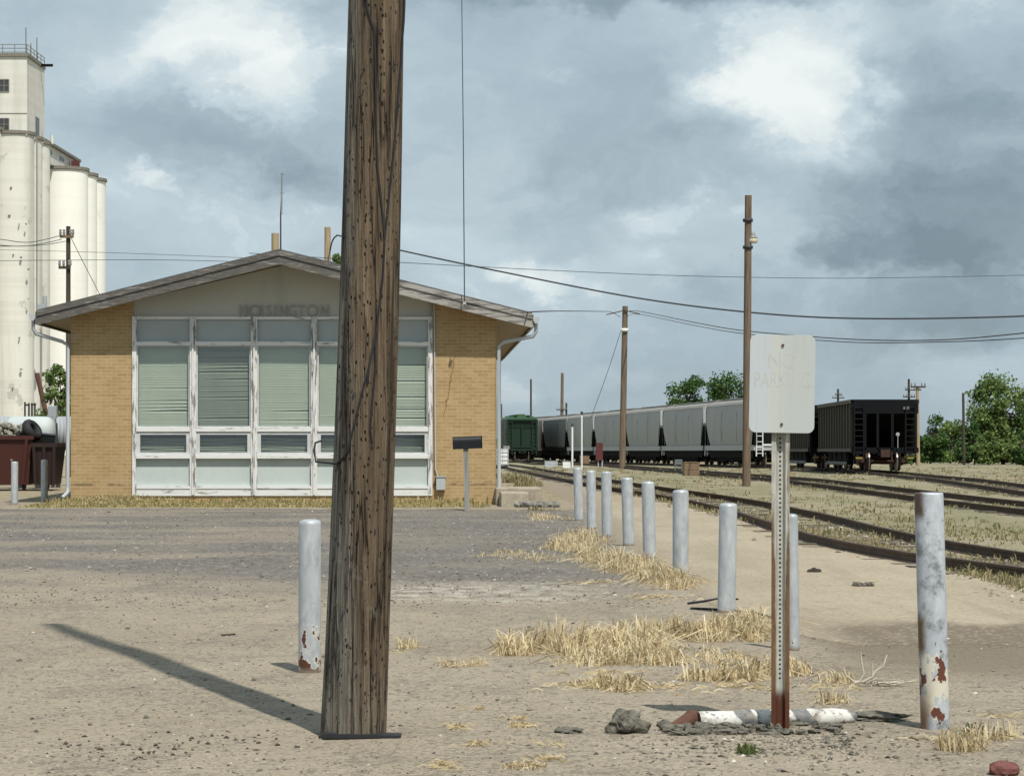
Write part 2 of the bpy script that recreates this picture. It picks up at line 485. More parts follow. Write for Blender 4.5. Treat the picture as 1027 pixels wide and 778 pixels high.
MT['soffit'] = simple('soffit_board', (.40, .36, .29), .85, .12, 2)
MT['shingle'] = simple('roof_shingle', (.11, .105, .10), .95, .3, 12, bump=.4)
MT['letter'] = painted('tarnished_letter', (.34, .33, .285), (.16, .155, .135), None, .7, 9, .7)
MT['blind'] = simple('green_grey_blind', (.50, .54, .445), .7, .06, 2)
MT['blind_dark'] = simple('dull_green_blind', (.24, .27, .215), .7, .10, 2)
MT['interior'] = simple('dark_room', (.02, .022, .02), .9, .1)
MT['galv'] = painted('galvanised_pipe', (.40, .43, .45), (.25, .26, .26), None, .5, 5, .5)

def make_glass():
    m = Mat('window_glass', .05); nt = m.nt
    tr = m.n('ShaderNodeBsdfTransparent'); gl = m.n('ShaderNodeBsdfGlossy'); gl.inputs['Roughness'].default_value = .06
    tr.inputs[0].default_value = (.93, .95, .93, 1)
    mx = m.n('ShaderNodeMixShader'); mx.inputs[0].default_value = .10
    m.link(tr.outputs[0], mx.inputs[1]); m.link(gl.outputs[0], mx.inputs[2])
    m.link(mx.outputs[0], nt.nodes['Material Output'].inputs['Surface'])
    return m.m
MT['glass'] = make_glass()

def make_bollard(name, chips, seed):
    m = Mat(name, .45, .4, .22); o = m.rndoff(); Z = m.sep(m.obj())[2]
    a = m.noise(o, 7, 7, .68); b = m.noise(m.map(o, (1, 1, .35)), 18, 5, .65)
    c = m.ramp(b, [(.3, (.34, .365, .385)), (.55, (.44, .465, .48)), (.75, (.54, .56, .57))])
    c = m.mix(m.math('MULTIPLY', m.ss(a, .55, .70), .5), c, (.25, .275, .30))
    # chips: dark primer and rust, more of them towards the foot
    n2 = m.noise(m.map(o, (1, 1, .8), (3, seed, 1)), 9, 6, .62)
    low = m.math('ADD', n2, m.math('MULTIPLY', m.ss(Z, .75, .02), chips))
    c = m.mix(m.ss(low, .69, .71), c, (.62, .60, .52))
    c = m.mix(m.ss(low, .725, .74), c, (.105, .045, .028))
    c = m.mix(m.ss(Z, .05, .0), c, (.22, .18, .14))
    m.color(c); m.normal(m.bump(low, -.3, .006)); return m.m
MT['bollard'] = make_bollard('grey_bollard_paint', .05, 1)
MT['bollard_chip'] = make_bollard('chipped_bollard_paint', .21, 5)

def make_rusty_bollard():
    m = Mat('rust_blotched_paint', .5, .4, .08); o = m.obj(); X, Y, Z = m.sep(o)
    b = m.noise(m.map(o, (1, 1, .45)), 11, 6, .68)
    a = m.noise(o, 6, 7, .7)
    c = m.ramp(b, [(.3, (.30, .335, .37)), (.55, (.44, .47, .50)), (.75, (.56, .58, .60))])
    c = m.mix(m.math('MULTIPLY', m.ss(a, .49, .66), .8), c, (.11, .12, .13))
    low = m.ss(Z, .75, .2)
    cream = m.noise(m.map(o, (1, 1, .6), (2, 5, 1)), 7, 6, .65)
    c = m.mix(m.ss(m.math('ADD', cream, m.math('MULTIPLY', low, .14)), .64, .67), c, (.60, .57, .47))
    r = m.noise(m.map(o, (1, 1, .7), (9, 2, 4)), 9, 5, .6)
    c = m.mix(m.ss(m.math('ADD', r, m.math('MULTIPLY', low, .12)), .665, .685), c, (.12, .042, .025))
    # brown run of rust down the left side
    lf = m.math('MULTIPLY', m.ss(m.math('ADD', X, m.math('MULTIPLY', a, .08)), -.01, -.045), m.math('MULTIPLY', m.ss(Z, .66, .58), m.ss(Z, .36, .46)))
    c = m.mix(lf, c, (.13, .085, .04))
    lf2 = m.math('MULTIPLY', m.ss(m.math('ADD', X, m.math('MULTIPLY', a, .1)), .03, -.02), m.ss(Z, .30, .05))
    c = m.mix(m.math('MULTIPLY', lf2, .9), c, (.16, .075, .03))
    lf3 = m.math('MULTIPLY', m.ss(m.math('ADD', X, m.math('MULTIPLY', a, .08)), -.02, -.05), m.ss(Z, 1.12, 1.2))
    c = m.mix(lf3, c, (.09, .055, .04))
    m.color(c); m.normal(m.bump(a, .3, .01)); return m.m
MT['bollard_rust'] = make_rusty_bollard()

def make_sign():
    m = Mat('faded_sign_face', .45, .4); o = m.obj(); X, Y, Z = m.sep(o)
    n = m.noise(m.map(o, (6, 6, 2)), 2, 6, .65)
    xx = m.math('ADD', X, m.math('MULTIPLY', m.math('SUBTRACT', n, .5), .06))
    c = m.mix(m.ss(xx, -.09, -.05), (.46, .505, .53), (.475, .495, .462))
    c = m.mix(m.ss(xx, -.04, .05), c, (.435, .465, .452))
    c = m.mix(m.math('MULTIPLY', m.ss(m.noise(o, 30, 6, .7), .5, .75), .25), c, (.38, .39, .37))
    c = m.mix(m.math('MULTIPLY', m.ss(m.noise(m.map(o, (14, 14, 1.2)), 2, 5, .6), .5, .7), .25), c, (.40, .38, .31))
    m.color(c); return m.m
MT['sign'] = make_sign()
MT['sign_ink'] = simple('ghost_lettering', (.435, .455, .435), .45, .10, 26)

def make_post():
    m = Mat('rusty_channel_post', .7, .3); o = m.obj(); X, Y, Z = m.sep(o)
    n = m.noise(m.map(o, (20, 20, 2.5)), 1.5, 6, .7)
    n2 = m.noise(m.map(o, (30, 30, 6)), 1.5, 6, .7)
    gal = m.ramp(n2, [(.3, (.30, .30, .27)), (.7, (.52, .52, .47))])
    rust = m.ramp(n2, [(.3, (.07, .035, .018)), (.6, (.17, .095, .043)), (.8, (.29, .18, .09))])
    edge = m.ss(m.math('ABSOLUTE', X), .016, .036)
    lowr = m.ss(Z, 1.25, .35)
    f = m.math('ADD', m.math('MULTIPLY', edge, m.math('ADD', .35, m.math('MULTIPLY', lowr, .5))), m.math('MULTIPLY', m.ss(Z, .22, .1), .7))
    c = m.mix(m.ss(m.math('ADD', n, f), .80, 1.02), gal, rust)
    c = m.mix(m.math('MULTIPLY', m.ss(Z, .24, .17), m.ss(n2, .3, .5)), c, (.085, .028, .014))
    m.color(c); m.normal(m.bump(n2, .3, .005)); return m.m
MT['post'] = make_post()
MT['hole'] = simple('dark_hole', (.03, .025, .02), .9, .1)
MT['steel_dark'] = simple('dark_steel', (.05, .05, .052), .5, .2)
MT['black'] = simple('black_plastic', (.014, .015, .017), .4, .2)
MT['rubber'] = simple('black_rubber', (.022, .023, .026), .7, .3)
MT['white'] = painted('white_paint', (.72, .73, .72), (.4, .38, .33), None, .4, 3)
MT['concrete'] = simple('worn_concrete', (.33, .29, .225), .95, .25, 5, bump=.5, bscale=20)
MT['concrete_dark'] = simple('broken_concrete', (.21, .20, .175), .95, .45, 6, bump=.8, bscale=25)
MT['asphalt_lump'] = simple('asphalt_lump', (.125, .118, .095), .95, .65, 24, bump=1, bscale=60)
MT['clod'] = simple('dark_clod', (.06, .05, .04), .95, .4, 20, bump=1)
MT['redbrick'] = simple('red_brick', (.145, .06, .052), .95, .25, 20, bump=.6)
MT['rust'] = simple('rusted_steel', (.105, .052, .038), .9, .5, 9, bump=.6)
MT['rail'] = simple('rusty_rail', (.078, .054, .040), .75, .3, 5)
MT['tie'] = simple('old_sleeper', (.105, .088, .07), .95, .4, 4, bump=.5)
MT['ballast'] = None

def make_stone():
    m = Mat('small_stones', .9, .2); ge = m.n('ShaderNodeNewGeometry')
    m.color(m.ramp(ge.outputs['Random Per Island'], [(0, (.085, .075, .062)), (.25, (.16, .14, .115)), (.65, (.235, .20, .158)), (.93, (.33, .29, .235)), (1, (.56, .53, .47))]))
    return m.m
MT['stone'] = make_stone()

def make_straw(name, stops, trans=.3):
    m = Mat(name, .8, .2); ge = m.n('ShaderNodeNewGeometry')
    c = m.ramp(ge.outputs['Random Per Island'], stops); m.color(c)
    tl = m.n('ShaderNodeBsdfTranslucent'); m.link(c, tl.inputs[0])
    mx = m.n('ShaderNodeMixShader'); mx.inputs[0].default_value = trans
    m.link(m.b.outputs[0], mx.inputs[1]); m.link(tl.outputs[0], mx.inputs[2])
    m.link(mx.outputs[0], m.nt.nodes['Material Output'].inputs['Surface'])
    return m.m
MT['straw'] = make_straw('dry_straw', [(0, (.24, .19, .12)), (.18, (.42, .32, .18)), (.36, (.60, .48, .28)), (.7, (.73, .615, .395)), (1, (.82, .73, .53))])
MT['weed'] = make_straw('yard_weeds', [(0, (.13, .14, .06)), (.3, (.20, .19, .09)), (.55, (.32, .27, .15)), (1, (.48, .40, .25))])
MT['lawn'] = make_straw('poor_lawn', [(0, (.20, .20, .08)), (.35, (.33, .285, .13)), (.75, (.47, .38, .20)), (1, (.56, .47, .28))])
MT['greenweed'] = make_straw('green_weed', [(0, (.07, .10, .03)), (1, (.16, .19, .07))])
MT['twig'] = simple('bleached_twig', (.46, .41, .33), .9, .25, 20)

def make_leaf(name, a, b, c3):
    return make_straw(name, [(0, a), (.5, b), (1, c3)], .35)
MT['leaf'] = make_leaf('green_leaf', (.028, .062, .018), (.064, .125, .034), (.12, .20, .058))
MT['leaf_pale'] = make_leaf('pale_green_leaf', (.065, .11, .034), (.14, .205, .06), (.23, .31, .10))
MT['bark'] = make_wood('bark', (.05, .04, .03), (.10, .08, .06), (.16, .13, .10))

def make_conc_white(name, col, stain, amt):
    m = Mat(name, .9, .2); o = m.obj()
    a = m.noise(m.map(o, (1, 1, .08)), .5, 6, .6); b = m.noise(m.map(o, (.5, .5, .5)), .6, 6, .65)
    band = m.noise(m.map(o, (.02, .02, 1)), 1.2, 2, .5)
    c = m.mix(m.math('MULTIPLY', m.ss(a, .45, .75), amt), col, stain)
    c = m.mix(m.math('MULTIPLY', m.ss(b, .60, .64), amt * .8), c, tuple(x*.75 for x in stain))
    c = m.mix(m.math('MULTIPLY', m.ss(band, .45, .6), .18), c, stain)
    m.color(c); return m.m
MT['cream'] = make_conc_white('cream_concrete', (.68, .665, .60), (.47, .455, .40), .75)
MT['whitewash'] = make_conc_white('white_concrete', (.86, .845, .785), (.74, .72, .65), .4)
MT['trim'] = simple('grey_trim', (.20, .185, .155), .9, .2)
MT['pane_dark'] = simple('dark_pane', (.05, .055, .06), .3, .2, spec=.5)
MT['redbox'] = painted('faded_red_paint', (.105, .03, .03), (.1, .03, .03), None, .5, 3)
MT['dump_red'] = painted('rust_red_paint', (.06, .018, .014), (.05, .018, .014), (.40, .35, .28), .6, 1.4)
MT['dump_dark'] = painted('dark_brown_steel', (.028, .015, .013), (.015, .012, .012), (.12, .06, .035), .6, 1.6)
MT['tank'] = painted('white_tank_paint', (.47, .52, .51), (.34, .35, .33), None, .5, 2)
MT['corrug'] = painted('grey_sheet_metal', (.32, .35, .37), (.2, .2, .2), None, .4, 2)
MT['rubble'] = simple('tipped_rubble', (.24, .225, .185), .95, .5, 9, bump=1)
# rail cars
MT['car_grey'] = painted('grey_hopper_paint', (.325, .34, .335), (.215, .21, .195), None, .5, .9, .6, (1, .5, .16), .12)
MT['car_grey_roof'] = painted('dusty_grey_roof', (.30, .29, .265), (.21, .20, .18), None, .6, 1.2)
MT['car_sill'] = painted('pale_grey_sill', (.37, .39, .385), (.29, .28, .26), None, .5, 1.5)
MT['car_white'] = painted('white_ladder_paint', (.62, .64, .64), (.4, .4, .38), None, .3, 3)
MT['car_darkgrey'] = painted('sooty_grey_paint', (.14, .15, .145), (.07, .065, .06), None, .6, 1.0)
MT['car_tan'] = painted('dirty_tan_paint', (.27, .25, .22), (.13, .09, .06), (.12, .065, .04), .8, 1.2)
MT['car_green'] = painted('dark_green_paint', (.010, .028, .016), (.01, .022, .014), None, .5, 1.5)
MT['car_green_lit'] = painted('lit_green_roof_paint', (.055, .12, .062), (.03, .06, .035), None, .5, 1.5)  # car green lightened for the roof, painting in the light it catches
MT['coal_side'] = painted('dusty_black_side', (.078, .073, .056), (.034, .032, .027), None, .7, 1.3, .7, (1, 1, .2))
MT['coal_black'] = painted('black_car_paint', (.007, .0075, .009), (.016, .014, .013), None, .5, 1.3, spec=.1)
MT['under'] = simple('black_underframe', (.008, .008, .008), .9, .3, spec=.1)
MT['wheel'] = simple('brown_wheel', (.05, .026, .018), .7, .4)
MT['wheel_rim'] = simple('worn_wheel_rim', (.38, .36, .33), .4, .1, metal=.3)
MT['yellow'] = simple('yellow_paint', (.24, .19, .05), .6, .1)
MT['insul'] = simple('grey_insulator', (.24, .24, .24), .4, .1)
MT['wire'] = simple('wire_black', (.05, .053, .057), .6, .1)
MT['lamp_glass'] = simple('pale_lamp_glass', (.62, .56, .42), .3, .06, spec=.5)

# ------------------------------------------------------------------ world: daylight under broken cloud
SUN_EL = R(57.5); SUN_AZ = math.atan2(.398, -.917)      # direction towards the sun, measured from +Y to +X
W = bpy.data.worlds.new('World'); S.world = W; W.use_nodes = True
class WM(Mat):
    def __init__(s, w):
        s.nt = w.node_tree; s._tc = None
wm = WM(W); nt = W.node_tree
bg = nt.nodes['Background']; bg.inputs['Strength'].default_value = .1
sky = wm.n('ShaderNodeTexSky', sky_type='NISHITA'); sky.sun_disc = False
sky.sun_elevation = SUN_EL; sky.sun_rotation = SUN_AZ; sky.air_density = 1.0; sky.dust_density = 2.0
tc = wm.n('ShaderNodeTexCoord'); D = tc.outputs['Generated']
DX, DY, DZ = wm.sep(D)
az = wm.math('ARCTAN2', DX, DY); el = wm.math('ARCSINE', DZ)
# clouds live in azimuth / elevation, in units of a tenth of a radian
sv = wm.comb(wm.math('MULTIPLY', az, 10), wm.math('MULTIPLY', el, 10), wm.math('MULTIPLY', DY, .7))
wa = wm.noise(wm.map(sv, (1, 1.5, 1)), 1.3, 7, .60, 0, True)
wac = wm.vmath('SUBTRACT', wa, (.5, .5, .5))
wb = wm.noise(wm.map(sv, (1, 1.3, 1), (5, 2, 1)), 4.5, 5, .6, 0, True)
sw = wm.vmath('ADD', sv, wm.vmath('MULTIPLY', wac, (1.15, .62, 0)))
sw = wm.vmath('ADD', sw, wm.vmath('MULTIPLY', wm.vmath('SUBTRACT', wb, (.5, .5, .5)), (.14, .12, 0)))
n_big = wm.noise(wm.map(sw, (1, 1.9, 1)), .85, 6, .58)
n_det = wm.noise(wm.map(sw, (1, 1.6, 1), (9, 4, 2)), 2.6, 8, .60)
n_fin = wm.noise(wm.map(sw, (1, 1.5, 1), (2, 8, 3)), 7, 5, .6)
wx, wy, wz = wm.sep(sw)
def blob(px, py, sx, sy, amp, soft=1.0):
    u, v = (px - CX) / F * 10, (YH - py) / F * 10
    a = wm.math('DIVIDE', wm.math('SUBTRACT', wx, u), sx / F * 10)
    b = wm.math('DIVIDE', wm.math('SUBTRACT', wy, v), sy / F * 10)
    d = wm.math('SQRT', wm.math('ADD', wm.math('MULTIPLY', a, a), wm.math('MULTIPLY', b, b)))
    d = wm.math('ADD', d, wm.math('MULTIPLY', wm.math('SUBTRACT', n_det, .5), 1.9 if amp > 0 else 1.2))
    return wm.math('MULTIPLY', wm.ss(d, 1 + .7 * soft, max(0, 1 - .75 * soft)), amp * (.8 if amp > 0 else .9))
val = wm.math('ADD', .485, wm.math('MULTIPLY', wm.math('SUBTRACT', n_big, .5), .55))
val = wm.math('ADD', val, wm.math('MULTIPLY', wm.math('SUBTRACT', n_det, .5), .27))
val = wm.math('ADD', val, wm.math('MULTIPLY', wm.math('SUBTRACT', n_fin, .5), .07))
pos = None
for b_ in [  # px, py, half width, half height, amount
    (215, 40, 75, 40, .30), (290, 85, 60, 45, .28), (160, 85, 120, 45, .12), (235, 135, 110, 30, -.22), (310, 170, 70, 22, -.20), (100, 60, 60, 25, -.05),
    (230, 215, 150, 45, .12), (60, 190, 90, 70, .08), (150, 182, 18, 12, .20),
    (790, 95, 55, 60, .34), (735, 110, 50, 35, .22), (830, 60, 60, 60, .16), (690, 35, 55, 25, .10), (800, 150, 60, 35, .12),
    (620, 4, 230, 14, -.30), (960, 60, 80, 60, -.06), (1000, 20, 60, 30, .14),
    (620, 130, 110, 50, -.08), (480, 110, 80, 60, .06), (570, 60, 70, 30, .06),
    (930, 140, 110, 60, -.18), (980, 225, 110, 50, -.30), (880, 250, 80, 24, -.30), (800, 258, 38, 15, -.26), (960, 300, 120, 36, -.22), (640, 180, 120, 40, -.10),
    (690, 215, 45, 22, .20), (565, 282, 55, 16, .26), (470, 245, 60, 20, .14), (690, 262, 40, 14, .14), (515, 372, 26, 20, .26), (600, 370, 30, 12, .08),
    (850, 215, 60, 25, -.10), (620, 225, 60, 30, -.06), (780, 330, 260, 40, -.10), (880, 370, 150, 18, .05), (420, 300, 200, 60, .04)]:
    bb = blob(*b_); val = wm.math('ADD', val, bb)
    if b_[4] > 0: pos = bb if pos is None else wm.math('ADD', pos, bb)
edge = wm.math('ADD', pos, wm.math('ADD', wm.math('MULTIPLY', wm.math('SUBTRACT', n_det, .5), .55), wm.math('MULTIPLY', wm.math('SUBTRACT', n_fin, .5), .30)))
val = wm.math('ADD', val, wm.math('MULTIPLY', wm.ss(edge, .10, .17), .07))
val = wm.math('ADD', val, wm.math('MULTIPLY', wm.ss(edge, .20, .26), .06))
val = wm.math('SUBTRACT', val, .03)
ccol = wm.ramp(val, [(.0, (.165, .222, .265)), (.22, (.235, .308, .355)), (.42, (.338, .422, .474)), (.62, (.455, .545, .592)), (.82, (.60, .665, .68)), (1, (.72, .765, .76))])
ccol = wm.mix(1.0, ccol, (10, 10, 10), 'MULTIPLY')
# thin low haze of the cloud base near the horizon
hz = wm.ss(el, .05, .0)
ccol = wm.mix(wm.math('MULTIPLY', hz, .45), ccol, (3.0, 3.72, 4.18))
cover = wm.math('ADD', .90, wm.math('MULTIPLY', wm.ss(n_big, .4, .6), .08))
fin = wm.mix(cover, sky.outputs[0], ccol)
nt.links.new(fin, bg.inputs['Color'])

sun = bpy.data.lights.new('sun', 'SUN'); sun.energy = 3.8; sun.angle = R(.6); sun.color = (1, .955, .88)
so = bpy.data.objects.new('sun', sun); C.objects.link(so)
d = Vector((-math.sin(SUN_AZ) * math.cos(SUN_EL), -math.cos(SUN_AZ) * math.cos(SUN_EL), -math.sin(SUN_EL)))
so.rotation_euler = d.to_track_quat('-Z', 'Y').to_euler()
so.location = (30, -60, 80)

# ------------------------------------------------------------------ ground
def make_terrain():
    ys = [-60, -20, 0, 5]; y = 8.0
    while y < 3500:
        ys.append(y); y *= 1.0105
    ys.append(4500)
    ts = [-3, -1.4, -.8, -.5, -.34] + [-.26 + .52 * i / 170 for i in range(171)] + [.34, .5, .8, 1.4, 3]
    vs = []; fs = []
    nT = len(ts)
    for y in ys:
        w = max(y, 12) + 2
        for t in ts:
            x = t * w
            vs.append((x, y, g(x, y)))
    for j in range(len(ys) - 1):
        for i in range(nT - 1):
            a = j * nT + i
            fs.append((a, a + 1, a + nT + 1, a + nT))
    return MB().add(vs, fs, True).build('ground', MT['ground'], recalc=False)
tag(make_terrain(), kind='structure')

# tan platform between the bollards and the tracks
def edge_x(y):
    p = edge_ramp_points()
    for (y0, x0), (y1, x1) in zip(p, p[1:]):
        if y <= y1: return x0 + (x1 - x0) * (y - y0) / (y1 - y0)
    return p[-1][1]
def platform():
    vs = []; fs = []; K = 40; y = 19.6; rows = []
    while y < 112: rows.append(y); y *= 1.012
    for j, y in enumerate(rows):
        l = 1.95 - .012 * (y - 20) + .14 * mnoise.noise(Vector((y * .9, 0, 0))) + .05 * mnoise.noise(Vector((y * 4, 2, 0)))
        if y < 23: l += (23 - y) * .20
        if y > 60: l = 1.47 - (y - 60) * .030 + .12 * mnoise.noise(Vector((y * .9, 0, 0)))
        r = edge_x(y) + .10 * mnoise.noise(Vector((y * .8, 9, 0))) + .06 * mnoise.noise(Vector((y * 3, 5, 0)))
        l = min(l, r - .1)
        for i in range(K + 1):
            x = l + (r - l) * i / K
            yy = y + (.5 * mnoise.noise(Vector((x * 1.1, 4, 0))) + .2 * mnoise.noise(Vector((x * 5, 4, 1))) if j == 0 else 0)
            vs.append((x, yy, g(x, yy) + (.006 if 0 < i < K and j else .001)))
    for j in range(len(rows) - 1):
        for i in range(K):
            a = j * (K+1) + i; fs.append((a, a+1, a+K+2, a+K+1))
    return MB().add(vs, fs, True).build('platform', MT['platform'], recalc=False)
tag(platform(), kind='structure')

# pale path in front of the building's corner and the kerb of its lawn
def strip(name, mat, y0, y1, x0, x1, h, n=60, wob=.06):
    mb = MB(); vs = []; fs = []
    for i in range(n + 1):
        x = x0 + (x1 - x0) * i / n
        a = y0 + wob * mnoise.noise(Vector((x * 1.3, 1, 0))); b = y1 + wob * mnoise.noise(Vector((x * 1.1, 6, 0)))
        vs += [(x, a, g(x, a) - .05), (x, a, g(x, a) + h), (x, b, g(x, b) + h), (x, b, g(x, b) - .05)]
    for i in range(n):
        k = i * 4
        fs += [(k, k+4, k+5, k+1), (k+1, k+5, k+6, k+2), (k+2, k+6, k+7, k+3)]
    fs += [(0, 1, 2, 3), (n*4+3, n*4+2, n*4+1, n*4)]
    return tag(mb.add(vs, fs).build(name, mat), kind='structure')
strip('kerb', MT['concrete'], 56.85, 57.15, -17, -1.0, .025)
strip('path', MT['platform'], 55.9, 57.9, -3.2, 1.9, .012, wob=.25)

# ------------------------------------------------------------------ tracks
def sweep_rail(pts, prof):
    vs = []; fs = []; n = len(prof)
    for i, p in enumerate(pts):
        a = pts[max(0, i-1)]; b = pts[min(len(pts)-1, i+1)]
        t = (b - a); t.z = 0; t.normalize(); r = Vector((t.y, -t.x, 0))
        for (u, z) in prof: vs.append(p + r * u + Vector((0, 0, z)))
    for i in range(len(pts) - 1):
        for k in range(n):
            k2 = (k+1) % n; fs.append((i*n+k, i*n+k2, (i+1)*n+k2, (i+1)*n+k))
    fs += [tuple(range(n)), tuple(range((len(pts)-1)*n, len(pts)*n))]
    return vs, fs
PROF = [(-.07, -.03), (.07, -.03), (.07, .015), (.014, .03), (.014, .095), (.036, .105), (.036, .135), (-.036, .135), (-.036, .105), (-.014, .095), (-.014, .03), (-.07, .015)]
def resample(pts, step):
    """smooth curve through (x, y) points, steps along y"""
    out = []
    n = len(pts)
    for i in range(n - 1):
        p0 = pts[max(0, i-1)]; p1 = pts[i]; p2 = pts[i+1]; p3 = pts[min(n-1, i+2)]
        L = math.hypot(p2[0]-p1[0], p2[1]-p1[1]); k = max(1, int(L / step))
        for j in range(k):
            t = j / k
            def cr(a, b, c, d_): return .5 * ((2*b) + (-a + c)*t + (2*a - 5*b + 4*c - d_)*t*t + (-a + 3*b - 3*c + d_)*t**3)
            out.append((cr(p0[0], p1[0], p2[0], p3[0]), cr(p0[1], p1[1], p2[1], p3[1])))
    out.append(pts[-1]); return out
def track(label, center, ties=True):
    c = resample(center, 3)
    t = thing('railway_track', label, 'railway track', (c[0][0], c[0][1], 0), group='railway tracks in the yard')
    off = Vector((c[0][0], c[0][1], 0))
    for s in (-.76, .76):
        pts = []
        for i, p in enumerate(c):
            a = c[max(0, i-1)]; b = c[min(len(c)-1, i+1)]
            tx, ty = b[0]-a[0], b[1]-a[1]; L = math.hypot(tx, ty)
            x, y = p[0] + s*ty/L, p[1] - s*tx/L
            pts.append(Vector((x, y, g(x, y))) - off)
        MB().add(*sweep_rail(pts, PROF)).build('rail', MT['rail'], t)
    if ties:
        mb = MB(); fine = resample(center, .62); r_ = random.Random(len(center))
        for i in range(1, len(fine) - 1):
            x, y = fine[i]; 
            if y > 150: break
            a = fine[i-1]; b = fine[i+1]; an = math.atan2(b[1]-a[1], b[0]-a[0]) - math.pi/2
            z = g(x, y) + r_.uniform(-.02, .022)
            w = 1.16 + r_.uniform(-.05, .05)
            M_ = Matrix.Translation(Vector((x, y, z)) - off) @ Matrix.Rotation(an + r_.uniform(-.02, .02), 4, 'Z')
            mb.box(-w, w, -.11, .11, -.12, 0, 0, M_)
        tag(mb.build('sleepers', MT['tie'], t), kind='stuff')
    return t
railA = [at(px, py, .16) for px, py in ((1027,551.5),(913,533),(820,512),(740,497.5),(616,480),(560,472))]
T1 = [(7.35, 24), ] + [(p.x - .76, p.y) for p in railA] + [(-.4, 180), (-4.5, 260)]
railH = [at(px, py, .16) for px, py in ((1027,509),(820,484),(740,476),(640,468.5),(585,464.5))]
T2 = [(13.2, 36), ] + [(p.x + .76, p.y) for p in railH] + [(2.9, 205), (1.2, 250), (-2.0, 300)]
T3 = [(12.6, 36), (14.5, 68), (16.5, 104), (17.75, 122), (18.4, 140), (18.9, 170), (19.5, 230)]
GD = Vector((-math.sin(R(7.3)), math.cos(R(7.3)), 0)); G0 = Vector((17.2, 165, 0))
T4 = [tuple((G0 + GD * s)[:2]) for s in (-17, 0, 40, 80, 120, 170)]
track('nearest railway track, rusty rails curving along the edge of the tan platform', T1)
track('second railway track from the platform, low rusty rails half sunk in dry weeds', T2)
track('railway track under the black hopper cars', T3)
track('railway track under the long line of grey covered hopper cars', T4, False)

# ------------------------------------------------------------------ rail cars (local: length along +y from the near coupler, z = 0 at the rail head)
def add_truck(root, yc, wheelmat=None):
    t = MB()
    for sx in (-1, 1):
        x = sx * .98
        t.prism([(yc-1.15, .40), (yc-1.15, .62), (yc-.35, .82), (yc+.35, .82), (yc+1.15, .62), (yc+1.15, .40), (yc+.8, .40), (yc+.32, .26), (yc-.32, .26), (yc-.8, .40)], x-.09, x+.09, 'x')
        for dy in (-.86, .86):
            t.tube([(x - sx*.02, yc+dy, .46), (x + sx*.17, yc+dy, .46)], .15, 10)
    t.box(-.9, .9, yc-.25, yc+.25, .36, .86)
    tr = t.build('truck', wheelmat or MT['under'], root)
    for dy in (-.86, .86):
        for sx in (-1, 1):
            w = MB(); n = 20
            x0 = sx * .70; x1 = sx * .83
            w.tube([(x0, yc+dy, .46), (x1, yc+dy, .46)], .46, n, mi=0)
            w.tube([(x1, yc+dy, .46), (x1 + sx*.02, yc+dy, .46)], .40, n, mi=0)
            w.tube([(sx*.64, yc+dy, .46), (x0, yc+dy, .46)], .49, n, mi=1)
            w.tube([(0, yc+dy, .46), (sx*.64, yc+dy, .46)], .09, 8, mi=0)
            w.build('wheel', [MT['wheel'], MT['wheel_rim']], tr)
    return tr

def ladder(mb, x0, x1, y, z0, z1, n, r=.025):
    for x in (x0, x1): mb.box(x-.035, x+.035, y-.03, y+.03, z0, z1)
    for i in range(n):
        z = z0 + (z1 - z0) * (i + .5) / n
        mb.tube([(x0, y, z), (x1, y, z)], r, 6)

